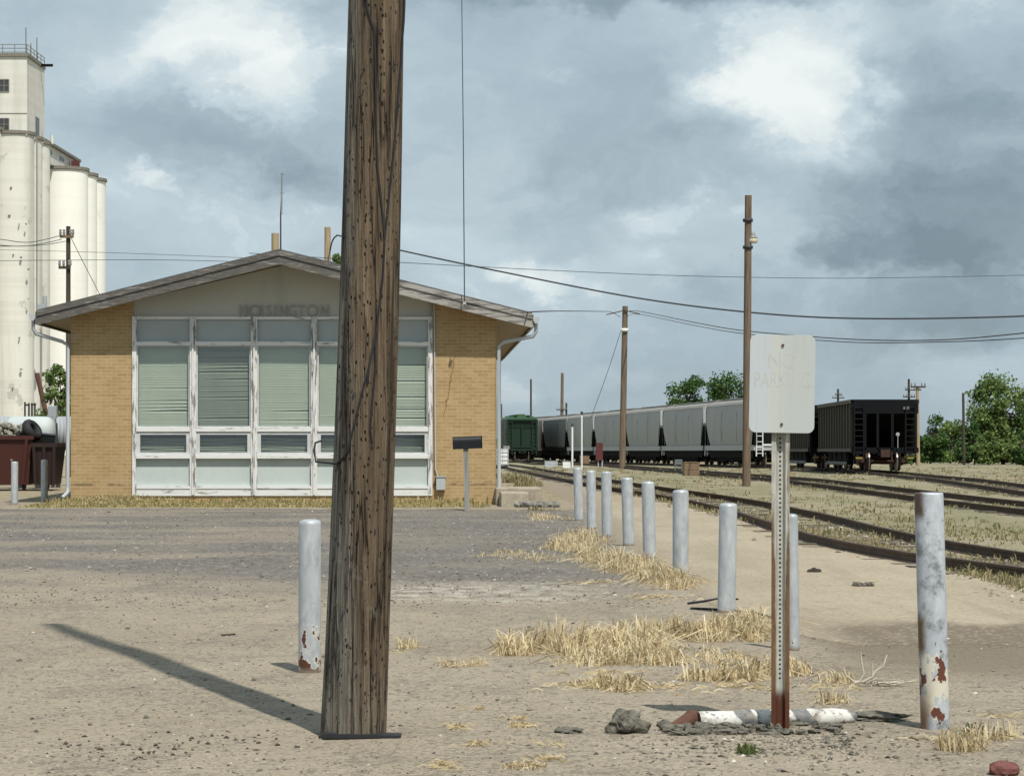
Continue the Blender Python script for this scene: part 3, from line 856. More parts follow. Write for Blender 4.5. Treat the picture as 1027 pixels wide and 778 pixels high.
def covered_hopper(label, group, body, roof, sill, lad, end):
    L = 16.4
    t = thing('covered_hopper_car', label, 'hopper car', group=group)
    H = 4.08
    prof = [(.80, 2.95), (.55, H-.0), (L-.55, H-.0), (L-.80, 2.95), (L-2.15, 1.32), (2.15, 1.32)]
    b = MB()
    # curved side sheets: three courses that bulge a little
    xs = [(0, 1.48), (.35, 1.54), (.7, 1.54), (1, 1.47)]
    def yz(k, f): # k: near/far
        z = 1.32 + (H - 1.32) * f
        if z < 3.1:
            q = (z - 1.32) / (3.1 - 1.32); y = 1.60 + (.66 - 1.60) * q
        else:
            q = (z - 3.1) / (H - 3.1); y = .66 + (.50 - .66) * q
        return (y if k == 0 else L - y, z)
    fr = [0, .1, .2, .3, .4, .5, .6, .644, .72, .8, .88, .94, 1]
    def xw(f): return 1.36 + .19 * math.sin(math.pi * (.12 + .76 * f))
    vs = []; fs = []
    for f in fr:
        w = xw(f)
        (ya, z), (yb, _) = yz(0, f), yz(1, f)
        vs += [(-w, ya, z), (w, ya, z), (w, yb, z), (-w, yb, z)]
    for i in range(len(fr) - 1):
        for k in range(4):
            k2 = (k+1) % 4; fs.append((i*4+k, i*4+k2, i*4+4+k2, i*4+4+k))
    fs += [(3, 2, 1, 0), tuple(len(vs) - 4 + i for i in range(4))]
    b.add(vs, fs, True)
    # interior bulkhead ribs seen as seams
    for y in (L*.355, L*.645):
        for sx in (-1, 1): b.box(sx*1.545 - .012, sx*1.545 + .004, y-.03, y+.03, 1.6, 3.7)
    bo = b.build('body', body, t)
    m = bo.modifiers.new('split', 'EDGE_SPLIT'); m.split_angle = R(35)
    r = MB(); nr = 8; vs = []; fs = []
    for y in (.42, L-.42):
        for k in range(nr + 1):
            a = math.pi * k / nr; vs.append((-1.47 * math.cos(a), y, H - .02 + .38 * math.sin(a) ** .7))
    for k in range(nr): fs.append((k, k+1, nr+2+k, nr+1+k))
    fs += [tuple(range(nr+1)), tuple(range(nr+1, 2*nr+2))]
    r.add(vs, fs, True)
    ro = r.build('roof', roof, t)
    m = ro.modifiers.new('split', 'EDGE_SPLIT'); m.split_angle = R(40)
    w = MB()
    for sx in (-1, 1): w.box(sx*.62-.16, sx*.62+.16, .3, L-.3, H+.36, H+.40)
    for k in range(10): 
        y = 1.2 + (L-2.4) * k/9; w.box(-.75, .75, y-.03, y+.03, H+.28, H+.36)
    w.box(-.36, .36, 1.2, L-1.2, H+.365, H+.50)
    w.build('roof_walk', roof, t)
    s = MB()
    for sx in (-1, 1): s.box(sx*1.5-.06, sx*1.5+.06, .45, L-.45, 1.0, 1.34)
    s.box(-.35, .35, .1, L-.1, .78, 1.08)
    for y in (.45, L-.6): s.box(-1.5, 1.5, y, y+.15, 1.0, 1.32)
    s.build('side_sill', sill, t)
    # end frames: corner posts, ladders, slope sheet stiffeners
    for k, y in enumerate((.42, L-.42)):
        e = MB()
        for sx in (-1, 1):
            MB().box(sx*1.47-.06, sx*1.47+.06, y-.05, y+.05, 2.752, H).build('corner_post', sill if sill is not MT['under'] else lad, t)
            ladder(e, sx*.98, sx*1.40, y, .62, H-.1, 9)
            yi = y + (1.2 if k == 0 else -1.2)
        e.box(-.95, .95, y-.04, y+.04, 1.30, 1.42); e.box(-1.45, 1.45, y-.05, y+.05, H-.14, H)
        e.box(-.06, .06, y-.04, y+.04, 1.4, 3.6)
        e.build('end_frame', lad, t)
        e = MB(); yo = y + (.75 if k == 0 else -.75)
        sg_ = 1 if k == 0 else -1
        e.prism([(y + sg_*.24, 3.2), (y + sg_*.34, 3.2), (y + sg_*1.20, 1.38), (y + sg_*1.10, 1.345), (y + sg_*.24, 1.345)], -1.40, 1.40, 'x')  # dark wedge and lower post halves stand in for shade in the open end
        for sx in (-1, 1): e.bar((sx*1.45, y, 3.0), (sx*1.45, y + sg_*1.0, 1.35), .10, .06); e.box(sx*1.47-.065, sx*1.47+.065, y-.055, y+.055, 1.35, 2.75)
        e.build('slope_sheet_shade', end, t)
        e = MB(); yc = .0 if k == 0 else L
        e.box(-.13, .13, min(yc, y), max(yc, y), .72, .98); e.box(-.2, .2, yc-.06, yc+.06, .68, 1.0)
        e.tube([(.35, y, .95), (.3, (y+yc)/2, .55), (.2, yc, .5)], .03, 6)
        e.build('coupler', MT['under'], t)
    h = MB()
    for yc in (L*.30, L*.5, L*.70):
        for sx in (-1, 1):
            pass
        vs = [(-1.46, yc-1.6, 1.05), (1.46, yc-1.6, 1.05), (1.46, yc+1.6, 1.05), (-1.46, yc+1.6, 1.05), (-1.0, yc-.55, .28), (1.0, yc-.55, .28), (1.0, yc+.55, .28), (-1.0, yc+.55, .28)]
        h.add(vs, [(0,1,2,3), (7,6,5,4), (0,4,5,1), (1,5,6,2), (2,6,7,3), (3,7,4,0)])
        h.box(-1.25, 1.25, yc-.4, yc+.4, .2, .3)
    h.box(-1.40, 1.40, 1.3, L-1.3, .52, 1.02); h.box(-1.25, 1.25, 3.6, L-3.6, .30, .52)
    h.build('hopper_bay', MT['under'], t)
    add_truck(t, 2.15); add_truck(t, L - 2.15)
    return t

grp = 'grey covered hopper cars in the long line'
cars = covered_hopper('pale grey covered hopper car standing first in the long line, just behind the faded sign', grp, MT['car_grey'], MT['car_grey_roof'], MT['car_sill'], MT['car_white'], MT['under'])
def put_car(o, s):
    p = G0 + GD * (16.45 * s)
    a = g(p.x, p.y) + .16; q = p + GD * 16.4; b = g(q.x, q.y) + .16
    o.location = (p.x, p.y, a); o.rotation_euler = (math.atan2(b - a, 16.4), 0, R(7.3))
put_car(cars, 0)
lab = ['pale grey covered hopper car second in the long line, below the round green tree tops',
       'grey covered hopper car in the middle of the long line, right of the red cabinet',
       'grey covered hopper car behind the wooden pole with the red cabinet beside it',
       'small looking grey covered hopper car beyond the red cabinet, ahead of the sooty one']
for i, l in enumerate(lab):
    o = dup(cars); o['label'] = l; put_car(o, i + 1)
dk = covered_hopper('sooty dark grey hopper car, sixth in the long line', 'dirty covered hopper cars far down the line', MT['car_darkgrey'], MT['car_grey_roof'], MT['under'], MT['car_darkgrey'], MT['under'])  # black sill stands in for the shadow on the car's lower part
put_car(dk, 5)
tn = covered_hopper('rust streaked tan hopper car last in the line, beside the green car', 'dirty covered hopper cars far down the line', MT['car_tan'], MT['car_tan'], MT['car_tan'], MT['rust'], MT['rust'])
put_car(tn, 6)
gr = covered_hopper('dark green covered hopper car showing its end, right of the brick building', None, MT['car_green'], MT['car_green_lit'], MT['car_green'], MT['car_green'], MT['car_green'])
gx, gy = (524 - CX) / F * 250, 250.0
gr.location = (gx, gy, g(gx, gy) + .16); gr.rotation_euler = (0, 0, R(3.6))

def coal_hopper(label):
    L = 14.6; W2 = 1.5; zt = 3.36
    t = thing('open_hopper_car', label, 'hopper car', group='black open hopper cars')
    b = MB()
    for sx in (-1, 1): b.box(sx*W2-.03, sx*W2+.03, .35, L-.35, 1.02, zt)
    b.build('side_sheet', MT['coal_side'], t)
    rb = MB()
    for sx in (-1, 1):
        for k in range(13):
            y = .7 + (L - 1.4) * k/12; rb.box(sx*(W2+.075)-.045, sx*(W2+.075)+.045, y-.05, y+.05, 1.05, zt-.12)
        rb.box(sx*(W2+.06)-.10, sx*(W2+.06)+.10, .3, L-.3, zt-.14, zt+.04)
        rb.box(sx*(W2+.05)-.09, sx*(W2+.05)+.09, .3, L-.3, .92, 1.08)
    rb.build('side_rib', MT['coal_side'], t)
    for k in (0, 1):
        def Yk(v): return v if k == 0 else L - v
        e = MB()
        ya, yb = sorted((Yk(.3), Yk(.42)))
        e.box(-W2-.12, W2+.12, ya, yb, zt-.62, zt+.05)          # top end sheet
        for x in (-1.48, -.92, -.32, .38, 1.48): e.box(x-.06, x+.06, ya, yb, 1.0, zt-.6)
        e.box(-W2-.12, W2+.12, ya, yb, .86, 1.12)
        e.prism([(Yk(.6), zt-.3), (Yk(.72), zt-.3), (Yk(3.4), 1.1), (Yk(3.2), 1.1)], -W2+.03, W2-.03, 'x')   # slope sheet
        e.build('end_frame', MT['coal_black'], t)
        for sx in (-1, 1):
            l = MB(); a_, b_ = sorted((sx*1.0, sx*1.45))
            ladder(l, a_, b_, Yk(.24), .7, zt-.2, 9)
            l.box(a_ + .07, b_ - .07, Yk(.24)-.04, Yk(.24)+.04, .58, .66, 1)
            l.build('ladder', [MT['coal_black'], MT['yellow']], t)
        c = MB(); yc = Yk(0); y = Yk(.35)
        c.box(-.13, .13, min(yc, y), max(yc, y), .70, .98); c.box(-.22, .22, yc-.07, yc+.07, .66, 1.02)
        c.tube([(.35, y, .95), (.34, (y+yc)/2, .6), (.3, yc, .45)], .03, 6)
        c.build('coupler', MT['wheel'], t)
        if k == 0:
            q = MB(); q.tube([(.62, .2, 1.75), (.62, .24, 1.75)], .09, 14); q.tube([(.62, .2, 1.75), (.62, .2, 1.1)], .02, 6)
            q.build('brake_wheel', MT['car_grey'], t)
            q = MB(); q.box(.92, 1.18, .285, .298, zt-.42, zt-.30); q.build('placard', MT['white'], t)
    u = MB()
    u.box(-.3, .3, .3, L-.3, .75, 1.02)
    u.box(-1.36, 1.36, 3.3, L-3.3, .42, 1.03)  # continuous dark box stands in for the shadow under the car
    u.box(-1.2, 1.2, .9, L-.9, .80, 1.02)
    for yc in (4.2, 6.3, 8.4, 10.4):
        for sx in (-1, 1):
            vs = [(sx*.2, yc-1.0, 1.05), (sx*1.48, yc-1.0, 1.05), (sx*1.48, yc+1.0, 1.05), (sx*.2, yc+1.0, 1.05), (sx*.35, yc-.3, .3), (sx*1.35, yc-.3, .3), (sx*1.35, yc+.3, .3), (sx*.35, yc+.3, .3)]
            u.add(vs, [(0,1,2,3), (7,6,5,4), (0,4,5,1), (1,5,6,2), (2,6,7,3), (3,7,4,0)])
    u.build('hopper_bay', MT['under'], t)
    for yc in (4.2, 6.3, 8.4, 10.4):
        for dy in (-.55, .55):
            MB().tube([(-1.52, yc + dy, .34), (-1.40, yc + dy, .34)], .085, 10).build('door_latch', MT['car_sill'], t)
    add_truck(t, 2.0, MT['wheel']); add_truck(t, L - 2.0, MT['wheel'])
    return t
ch = coal_hopper('black open hopper car with empty framed end, last before the trees')
CD = Vector((math.sin(R(.4)), math.cos(R(.4)), 0)); c0 = Vector(((888 - CX)/F*122, 122, 0))
def put_coal(o, s):
    p = c0 + CD * (14.75 * s); q = p + CD*14.6
    a = g(p.x, p.y) + .16; b = g(q.x, q.y) + .16
    o.location = (p.x, p.y, a); o.rotation_euler = (math.atan2(b-a, 14.6), 0, R(-.4))
put_coal(ch, 0)
o = dup(ch); o['label'] = 'black open hopper car mostly hidden behind the faded sign'; put_coal(o, 1); o.location.x -= .42

# ------------------------------------------------------------------ brick depot
BY = 61.0; PXM = F / BY
def bx(px): return (px - CX) / PXM
def bz(py): return EYE + (YH - py) / PXM
B = thing('brick_building', 'low tan brick railway depot with gabled front of peeling white windows', 'building', (0, 0, 0))
BO = Vector((bx(283), BY, 0)); B.location = BO; B.rotation_euler = (0, 0, R(1.8))
def lx(px): return bx(px) - BO.x
x0, x1 = lx(72), lx(498); xg0, xg1 = lx(134), lx(433); z0 = -.12; DEP = 28.0
zw = bz(316)
RS = (bz(262) - bz(322)) / (0 - lx(35))   # roof slope of the underside
def roof_z(x): return bz(266) - abs(x) * RS
w = MB()
T_ = .25
for (a, b) in ((x0, xg0), (xg1, x1)):
    w.prism([(a, z0), (b, z0), (b, roof_z(b) + .02), (a, roof_z(a) + .02)], 0, T_, 'y')
w.box(x0, x0 + T_, T_, DEP, z0, roof_z(x0)); w.box(x1 - T_, x1, T_, DEP, z0, roof_z(x1))
w.prism([(x0, z0), (x1, z0), (x1, roof_z(x1)), (0, roof_z(0)), (x0, roof_z(x0))], DEP, DEP + T_, 'y')
w.box(xg0, xg1, .0, T_, z0, bz(497))
w.build('wall', MT['brick'], B)
r_ = MB(); r_.box(x0 + T_, x1 - T_, 3.0, 3.05, z0, 4.2); r_.box(x0 + T_, x1 - T_, .3, 3.0, bz(497) - .3, bz(497) - .25)
r_.build('room', MT['interior'], B)
# gable panel over the windows
zt = bz(318)
gp = MB(); gp.prism([(xg0, zt), (xg1, zt), (xg1, roof_z(xg1)), (0, roof_z(0)), (xg0, roof_z(xg0))], .06, .16, 'y')
gp.build('gable_panel', MT['gable'], B)
# roof: thin deck with shingles, soffit underside, rake boards
OV = .42; OR = 1.22; xe0, xe1 = lx(41), lx(533)      # the rake runs out further at the ridge
def slab(mb, xa, xb, za, zb, ya, yb, y1a, y1b, ta, tb):
    """sloping board from the ridge (xa) to the eave (xb); za, zb its underside, ta, tb its top; ya.. front, y1.. back"""
    vs = [(xa, ya, za), (xb, yb, zb), (xb, y1b, zb), (xa, y1a, za), (xa, ya, ta), (xb, yb, tb), (xb, y1b, tb), (xa, y1a, ta)]
    return mb.add(vs, [(0,3,2,1), (4,5,6,7), (0,1,5,4), (1,2,6,5), (2,3,7,6), (3,0,4,7)])
for s, xe in ((-1, xe0), (1, xe1)):
    zr, ze = roof_z(0), roof_z(xe)
    slab(MB(), 0, xe, zr + .22, ze + .22, -OR - .02, -OV - .02, DEP + .6, DEP + .6, zr + .30, ze + .30).build('roof', MT['shingle'], B)
    slab(MB(), 0, xe, zr + .02, ze + .02, -OR + .05, -OV + .05, DEP + .6, DEP + .6, zr + .05, ze + .05).build('soffit', MT['soffit'], B)
    fb = MB()
    slab(fb, 0, xe, zr - .06, ze - .06, -OR, -OV, -OR + .045, -OV + .045, zr + .215, ze + .215)
    slab(fb, 0, xe, zr + .15, ze + .15, -OR - .03, -OV - .03, -OR - .002, -OV - .002, zr + .265, ze + .265)
    fb.box(min(xe, xe + s*.04), max(xe, xe + s*.04), -OV, DEP + .6, ze - .04, ze + .26)
    fb.build('fascia_board', MT['fascia'], B)
    gt = MB()
    xo = xe + s * .10
    prof = [(-.075, .09), (-.065, .0), (-.03, -.06), (.03, -.06), (.065, .0), (.075, .09)]
    gt.prism([(xo + u, ze + .10 + v) for u, v in prof], -OV - .05, DEP, 'y')
    gt.build('gutter', MT['galv'], B)
    ds = MB(); xw = (x0 - .06) if s < 0 else (x1 + .06)
    pts = [(xo, -OV + .1, ze + .06), (xo, -OV + .1, ze - .16), (xo - s*.06, -OV + .14, ze - .26), (xw + s*.12, -.12, bz(343)), (xw, -.07, bz(347)), (xw, -.07, .42), (xw, -.10, .28), (xw - s*(-.10 if s < 0 else .10), -.32, .16)]
    ds.tube(pts, .045, 10)
    ds.build('downspout', MT['galv'], B)
# lettering
def text_mesh(ch, size, extrude, name='t'):
    cu = bpy.data.curves.new(name, 'FONT'); cu.body = ch; cu.size = size; cu.extrude = extrude
    cu.align_x = 'CENTER'; cu.resolution_u = 3
    ob = bpy.data.objects.new(name, cu); C.objects.link(ob)
    dg = bpy.context.evaluated_depsgraph_get(); dg.update()
    me = bpy.data.meshes.new_from_object(ob.evaluated_get(dg))
    vs = [v.co.copy() for v in me.vertices]; fs = [tuple(p.vertices) for p in me.polygons]
    bpy.data.objects.remove(ob); bpy.data.curves.remove(cu); bpy.data.meshes.remove(me)
    return vs, fs
lt = MB()
for ch_, px in zip('HOISINGTON', (244.2, 255.6, 263.2, 269.6, 276.0, 284.4, 293.6, 302.2, 313.0, 325.6)):
    vs, fs = text_mesh(ch_, .385, .02)
    lt.add([(lx(px) + v.x * (.98 if ch_ == 'O' else .74), .035 - v.z, bz(316.8) + v.y) for v in vs], fs)
lt.build('lettering', MT['letter'], B)
# window bays
mul = [135.5, 194, 255, 315, 374.5, 431.5]
hw = .075
for i, px in enumerate(mul):
    x = lx(px); wd = hw if 0 < i < 5 else .05
    fr_ = MB(); fr_.box(x - wd, x + wd, -.05, .17, bz(497), bz(317.5))
    if 0 < i < 5: fr_.box(x - .02, x + .02, -.085, -.052, bz(496), bz(319))
    fr_.build('mullion', MT['peelv'], B)
gaps = [{.52: .02, .66: .03, .74: .03, .80: -.06, .70: .02}, {.06: .025, .15: .03, .22: .03, .28: -.05, .32: .07, .40: -.04, .55: .025, .63: .03, .67: -.03, .88: .05, .48: .02}, {.80: -.04, .90: .02}, {.85: .02}, {.22: .025, .42: .03, .62: .03, .74: .03, .77: .03, .88: .03}]
for i in range(5):
    a = lx(mul[i]) + (hw if i else .05); b = lx(mul[i+1]) - (hw if i < 4 else .05)
    for (pt, pb, dep) in ((317.6, 320.4, .03), (342.6, 346.6, .05), (428.5, 432.6, .06), (456.0, 459.6, .09), (487.2, 490.0, .05), (490.6, 497.0, .035)):
        MB().box(a, b, -dep, .15, bz(pb), bz(pt)).build('window_rail', MT['peelh'], B)
    MB().box(a, b, .05, .09, bz(342.6), bz(320.4)).build('spandrel_panel', MT['spandrel_top'], B)
    MB().box(a, b, .03, .07, bz(487.2), bz(459.6)).build('spandrel_panel', MT['spandrel_low'], B)
    # fixed window: frame, pane, slatted blind
    zt_, zb_ = bz(346.6), bz(428.5)
    wf = MB(); s_ = .035
    wf.box(a, a + s_, .0, .10, zb_, zt_); wf.box(b - s_, b, .0, .10, zb_, zt_); wf.box(a + s_, b - s_, .0, .10, zt_ - .03, zt_); wf.box(a + s_, b - s_, .0, .10, zb_, zb_ + .03)
    win = wf.build('window', MT['sash'], B)
    MB().box(a + s_, b - s_, .055, .060, zb_ + .03, zt_ - .03).build('pane', MT['glass'], win)
    bl = MB(); n = 46; H_ = zt_ - zb_
    rr = random.Random(20 + i)
    gi = {int(k * n): v for k, v in gaps[i].items()}
    for k in range(n):
        zc = zt_ - H_ * (k + .5) / n
        dl = dr = rr.uniform(-.003, .003)
        if k in gi:
            d_ = gi[k]
            if i == 4: dl = dr = d_
            elif d_ > 0: dl, dr = d_ * .35, d_
            else: dl, dr = .004, -d_
        hh = H_ / n * .62
        xa, xb = a + s_ + .005, b - s_ - .005
        vs = [(xa, .12, zc - hh*.9 + dl), (xb, .12, zc - hh*.9 + dr), (xb, .128, zc + dr), (xa, .128, zc + dl), (xb, .14, zc + hh*.9 + dr * .2), (xa, .14, zc + hh*.9 + dl * .2)]
        bl.add(vs, [(0, 1, 2, 3), (3, 2, 4, 5)], True)
    bl.build('blind', MT['blind_dark' if i == 1 else 'blind'], win)
    # awning window below
    zt_, zb_ = bz(432.6), bz(456.0); s_ = .085
    wf = MB()
    wf.box(a, a + s_, -.03, .08, zb_, zt_); wf.box(b - s_, b, -.03, .08, zb_, zt_); wf.box(a + s_, b - s_, -.03, .08, zt_ - .075, zt_); wf.box(a + s_, b - s_, -.03, .08, zb_, zb_ + .06)
    win = wf.build('awning_window', MT['sash'], B)
    MB().box(a + s_, b - s_, .035, .04, zb_ + .06, zt_ - .075).build('pane', MT['glass'], win)
    bl = MB(); rr = random.Random(50 + i)
    top = zt_ - .075 - .10
    for k in range(9):
        zc = top - .045 * k
        if zc < zb_ + .05: break
        t1 = rr.uniform(-.02, .02)
        bl.add([(a + s_, .13, zc - .026 + t1), (b - s_, .13, zc - .026 - t1), (b - s_, .15, zc + .014 - t1), (a + s_, .15, zc + .014 + t1)], [(0, 1, 2, 3)])
    bl.build('blind', MT['blind_dark'], win)
# meter box and conduit on the right pier
q = MB(); q.box(lx(437.5), lx(446.5), -.14, 0, bz(491), bz(478)); q.box(lx(436.6), lx(447.4), -.16, -.005, bz(478.3), bz(477.4))
q.tube([(lx(439), -.05, bz(478)), (lx(436.5), -.05, bz(470)), (lx(435.4), -.05, bz(305))], .018, 8)
q.build('meter_box', MT['galv'], B)
# vent slot in the right soffit
# antenna mast clamped to the rake board
am = thing('antenna_mast', 'thin grey whip antenna rising from the right roof edge out of view', 'antenna')
xa = lx(465.6); base = BO + Vector((xa + .02, -OV - .05, roof_z(xa) + .05)); base.y = BO.y - OR + (OR-OV)*xa/xe1 - .06; am.location = base
q = MB(); q.tube([(0, 0, 0), (-.03, 0, 4), (-.08, 0, 8.6)], [.013, .011, .008], 8); q.build('whip', MT['steel_dark'], am)
q = MB(); q.box(-.035, .035, -.03, .04, .03, .09); q.build('clamp', MT['galv'], am)
# whip antenna behind the ridge
q0 = P(281.5, 256, 64); an = thing('antenna', 'slim antenna with pale tip standing on the roof ridge', 'antenna', (q0.x, q0.y, q0.z - .3))
q = MB(); q.tube([(0, 0, 0), (.0, 0, 1.3), (.02, 0, 1.7)], [.022, .018, .015], 8); q.build('mast', MT['steel_dark'], an)
q = MB(); q.tube([(.02, 0, 1.4), (.03, 0, 2.35)], [.022, .016], 8); q.tube([(-.01, 0, 1.35), (.06, 0, 1.35)], .012, 6); q.tube([(-.02, 0, 1.85), (.07, 0, 1.85)], .012, 6); q.tube([(-.01, 0, 2.33), (.09, 0, 2.33)], .012, 6)
q.build('whip', MT['insul'], an)

# ------------------------------------------------------------------ poles
def up_pole(label, px, pyb, pyt, width, mat, lean=0.0, arms=(), Y=None, h=None, group='wooden utility poles', n=12, name='utility_pole'):
    """pole standing on the ground below (px, pyb)"""
    if Y is None: b = at(px, pyb)
    else:
        b = Vector(((px - CX) * Y / F, Y, 0)); b.z = g(b.x, b.y)
    top = EYE + (YH - pyt) * b.y / F - b.z
    r = width * b.y / F / 2
    t = thing(name, label, 'utility pole', b, group=group)
    lx_ = lean * b.y / F
    m = MB(); m.tube([(0, 0, -.3), (lx_*.5, 0, top*.5), (lx_, 0, top)], [r*1.08, r, r*.88], n)
    m.build('pole_shaft', mat, t)
    for (py, x_l, x_r) in arms:
        z = EYE + (YH - py) * b.y / F - b.z
        k = b.y / F
        a = MB(); a.bar((x_l*k, -r - .05, z), (x_r*k, -r - .05, z), .12, .09)
        a.build('crossarm', MT['wood_dark'], t)
        for u in (x_l*.9, x_r*.9, x_l*.45, x_r*.45):
            q = MB(); q.lathe([(.0, .26), (.05, .25), (.06, .2), (.035, .16), (.065, .1), (.05, .05), (.02, .0)], 8, (u*k, -r - .05, z + .05)); q.build('insulator', MT['insul'], t)
    return t, b, top

# the big pole close by
def big_pole():
    b = at(353.8, 737); Y = b.y
    t = thing('utility_pole', 'thick weathered wooden pole full of nail holes standing closest to us', 'utility pole', b, group=None)
    H = 13.9; na = 72; nz = 330
    lean = 24.5 / 737
    def rad(z):
        r = .1725 - .0054 * z
        if z < .5: r += .004 * (1 - z / .5)
        return r
    def ctr(z): return Vector((z * lean + .012 * math.sin(z * .9), 0, z))
    vs = []; fs = []
    for j in range(nz + 1):
        z = -.06 + (H + .06) * (j / nz) ** 1.6
        c = ctr(z)
        for k in range(na):
            a = 2 * math.pi * k / na
            p = Vector((math.cos(a), math.sin(a), 0))
            q = Vector((p.x * 2.2, p.y * 2.2, z * .35))
            r = rad(z) * (1 + .020 * mnoise.noise(q) + .018 * mnoise.noise(Vector((p.x*7, p.y*7, z*.5))) + .012 * mnoise.noise(Vector((p.x*16, p.y*16, z*1.1))) )
            cr = mnoise.noise(Vector((p.x*5.5 + 3, p.y*5.5, z*.22)))
            if cr > .34: r -= min(.012, (cr - .34) * .12)
            vs.append(c + p * r)
    for j in range(nz):
        for k in range(na):
            k2 = (k+1) % na; fs.append((j*na+k, j*na+k2, (j+1)*na+k2, (j+1)*na+k))
    fs.append(tuple(range(nz*na, nz*na+na)))
    MB().add(vs, fs, True).build('pole_shaft', MT['bigpole'], t)
    def on(px, py, lift=.006):
        """a point on the pole's near face below that direction"""
        z = EYE + (YH - py) * (Y - .12) / F - b.z
        X = (px - CX) * (Y - .12) / F - b.x
        c = ctr(z); u = max(-.995, min(.995, (X - c.x) / (rad(z) + lift)))
        return Vector((c.x + u * (rad(z) + lift), -math.sqrt(1 - u*u) * (rad(z) + lift), z))
    ca = MB(); ca.tube([on(404.6, -60, .01), on(405.2, 0, .012), on(404.5, 20, .012), on(402.5, 45), on(402, 60), on(399, 100), on(395, 150), on(390, 200), on(386, 240), on(384, 280), on(380, 315), on(376.5, 340), on(371, 365), on(369, 385)], .0058, 8)
    ca.build('cable', MT['rubber'], t)
    ca = MB(); ca.tube([on(364, -40), on(369, 12), on(375, 30), on(377, 60), on(377.5, 120), on(379, 170), on(384, 215), on(386, 240)], .0055, 8)
    ca.build('cable', MT['rubber'], t)
    ca = MB(); ca.tube([on(376.5, 340), on(377, 370), on(374, 400), on(372, 430), on(374, 445)], .005, 8)
    ca.build('cable', MT['rubber'], t)
    ca = MB(); ca.tube([on(376, 340), on(370, 370), on(362, 400), on(356, 425), on(352, 440), on(350, 452), on(344, 459), on(337, 465), Vector((-.195, -.05, on(331, 463).z)), Vector((-.205, -.04, on(331, 452).z)), Vector((-.20, -.02, on(331, 444).z)), Vector((-.17, .02, on(333, 442).z))], .0055, 8)
    ca.build('cable', MT['rubber'], t)
    rg = random.Random(5); sn = MB()
    for k in range(34):
        py = rg.uniform(30, 700); u = rg.uniform(-.85, .9)
        p = on(354 + (740 - py)/740*20 + u * 27, py, .002)
        if rg.random() < .6: sn.box(p.x-.004, p.x+.004, p.y-.008, p.y+.004, p.z-.011, p.z+.011)
        else: sn.tube([p, p + Vector((0, -.012, .002))], .005, 6)
    sn.build('staples', MT['steel_dark'], t)['kind'] = 'stuff'
    return t, b, ctr, on
BP, BPb, BPc, BPon = big_pole()
# dark flat strip under the pole's foot
q0 = BPb
fs_ = MB(); fs_.box(-.150, .265, -.225, -.10, -.004, .022, 0, Matrix.Rotation(R(1.2), 4, 'Y'))
fs_.box(-.17, .16, -.228, -.226, .0, .015)
o = bevel(fs_.build('rubber_strip', MT['rubber'], None, (q0.x, q0.y + .03, g(q0.x, q0.y - .15) + .005)), .004)
tag(o, 'flat black rubber strip lying under the foot of the thick pole', 'rubber strip')

t, b, top = up_pole('tall brown wooden pole with a dome lamp, just left of the faded sign', 748.5, 487.5, 196, 7.8, MT['wood'], 2)
k = b.y / F
lz = EYE + (YH - 240.5) * k - b.z
lm = MB(); lm.tube([(.1, 0, lz + .12), (.3, 0, lz + .14)], .025, 8); lm.build('lamp_bracket', MT['galv'], t)
lm = MB(); lm.lathe([(.0, .20), (.06, .20), (.09, .12), (.09, .06), (.15, .03), (.16, .0), (.15, .0)], 18, (.21, 0, lz + .05)); lm.build('lamp_hood', MT['insul'], t)
lm = MB(); lm.lathe([(.15, .05), (.16, -.02), (.15, -.09), (.12, -.11), (0, -.11)], 18, (.21, 0, lz)); lm.build('lamp_shade', MT['lamp_glass'], t)
for zz in (221, 248): 
    z = EYE + (YH - zz) * k - b.z
    MB().lathe([(.155, -.05), (.165, -.05), (.165, .05), (.155, .05)], 14, (.05, 0, z)).build('band', MT['steel_dark'], t)
t2, b2, top2 = up_pole('grey wooden pole standing in front of the grey hopper cars beside a red cabinet', 624.0, 470, 307, 6.2, MT['wood'], 3)
k2 = b2.y / F
z = EYE + (YH - 331) * k2 - b2.z
MB().lathe([(.0, .12), (.24, .10), (.25, -.10), (.0, -.12)], 14, (.14, -.06, z)).build('transformer_can', MT['white'], t2)
q = MB(); q.bar((.0, -.24, top2 - .25), (1.1, -.24, top2 - .5), .06, .06); q.bar((.05, -.24, top2 - .3), (-1.0, -.24, top2 - .55), .06, .06); q.build('bracket', MT['wood_dark'], t2)

up_pole('short pale pole top showing above the ridge of the brick building, left one', 276, 0, 234, 8.5, MT['wood_pale'], 0, Y=96, name='utility_pole')
up_pole('pale pole top above the right roof slope with a looping wire', 328.5, 0, 228, 7, MT['wood_pale'], 0, Y=98)
t3, b3, top3 = up_pole('grey pole with two short crossarms in front of the white grain silos', 68.5, 0, 227, 5, MT['wood_dark'], 0, ((237.5, -8, 6), (268.5, -9, 3)), Y=108)
t3.children[0].data.materials[0] = MT['bigpole'] if False else MT['wood']
up_pole('distant pole with short crossarms above the dark end of the line of cars', 563, 0, 374, 3.2, MT['wood'], 1, ((411, -5, 6),), Y=330)
up_pole('distant bare pole stub beside the crossarm pole beyond the cars', 568, 0, 404, 2.2, MT['wood_dark'], 0, (), Y=330)
up_pole('slender distant bare pole rising behind the green hopper car', 532.5, 0, 380, 2, MT['wood_dark'], 0, (), Y=300)
up_pole('faint distant pole at the corner of the brick building', 502.5, 0, 405, 2.5, MT['wood_dark'], 0, (), Y=320)
up_pole('small distant pole with crossarms above the black hopper cars', 840.5, 0, 390, 2.4, MT['wood_dark'], 0, ((399, -6, 6), (396, -3, 4)), Y=350)
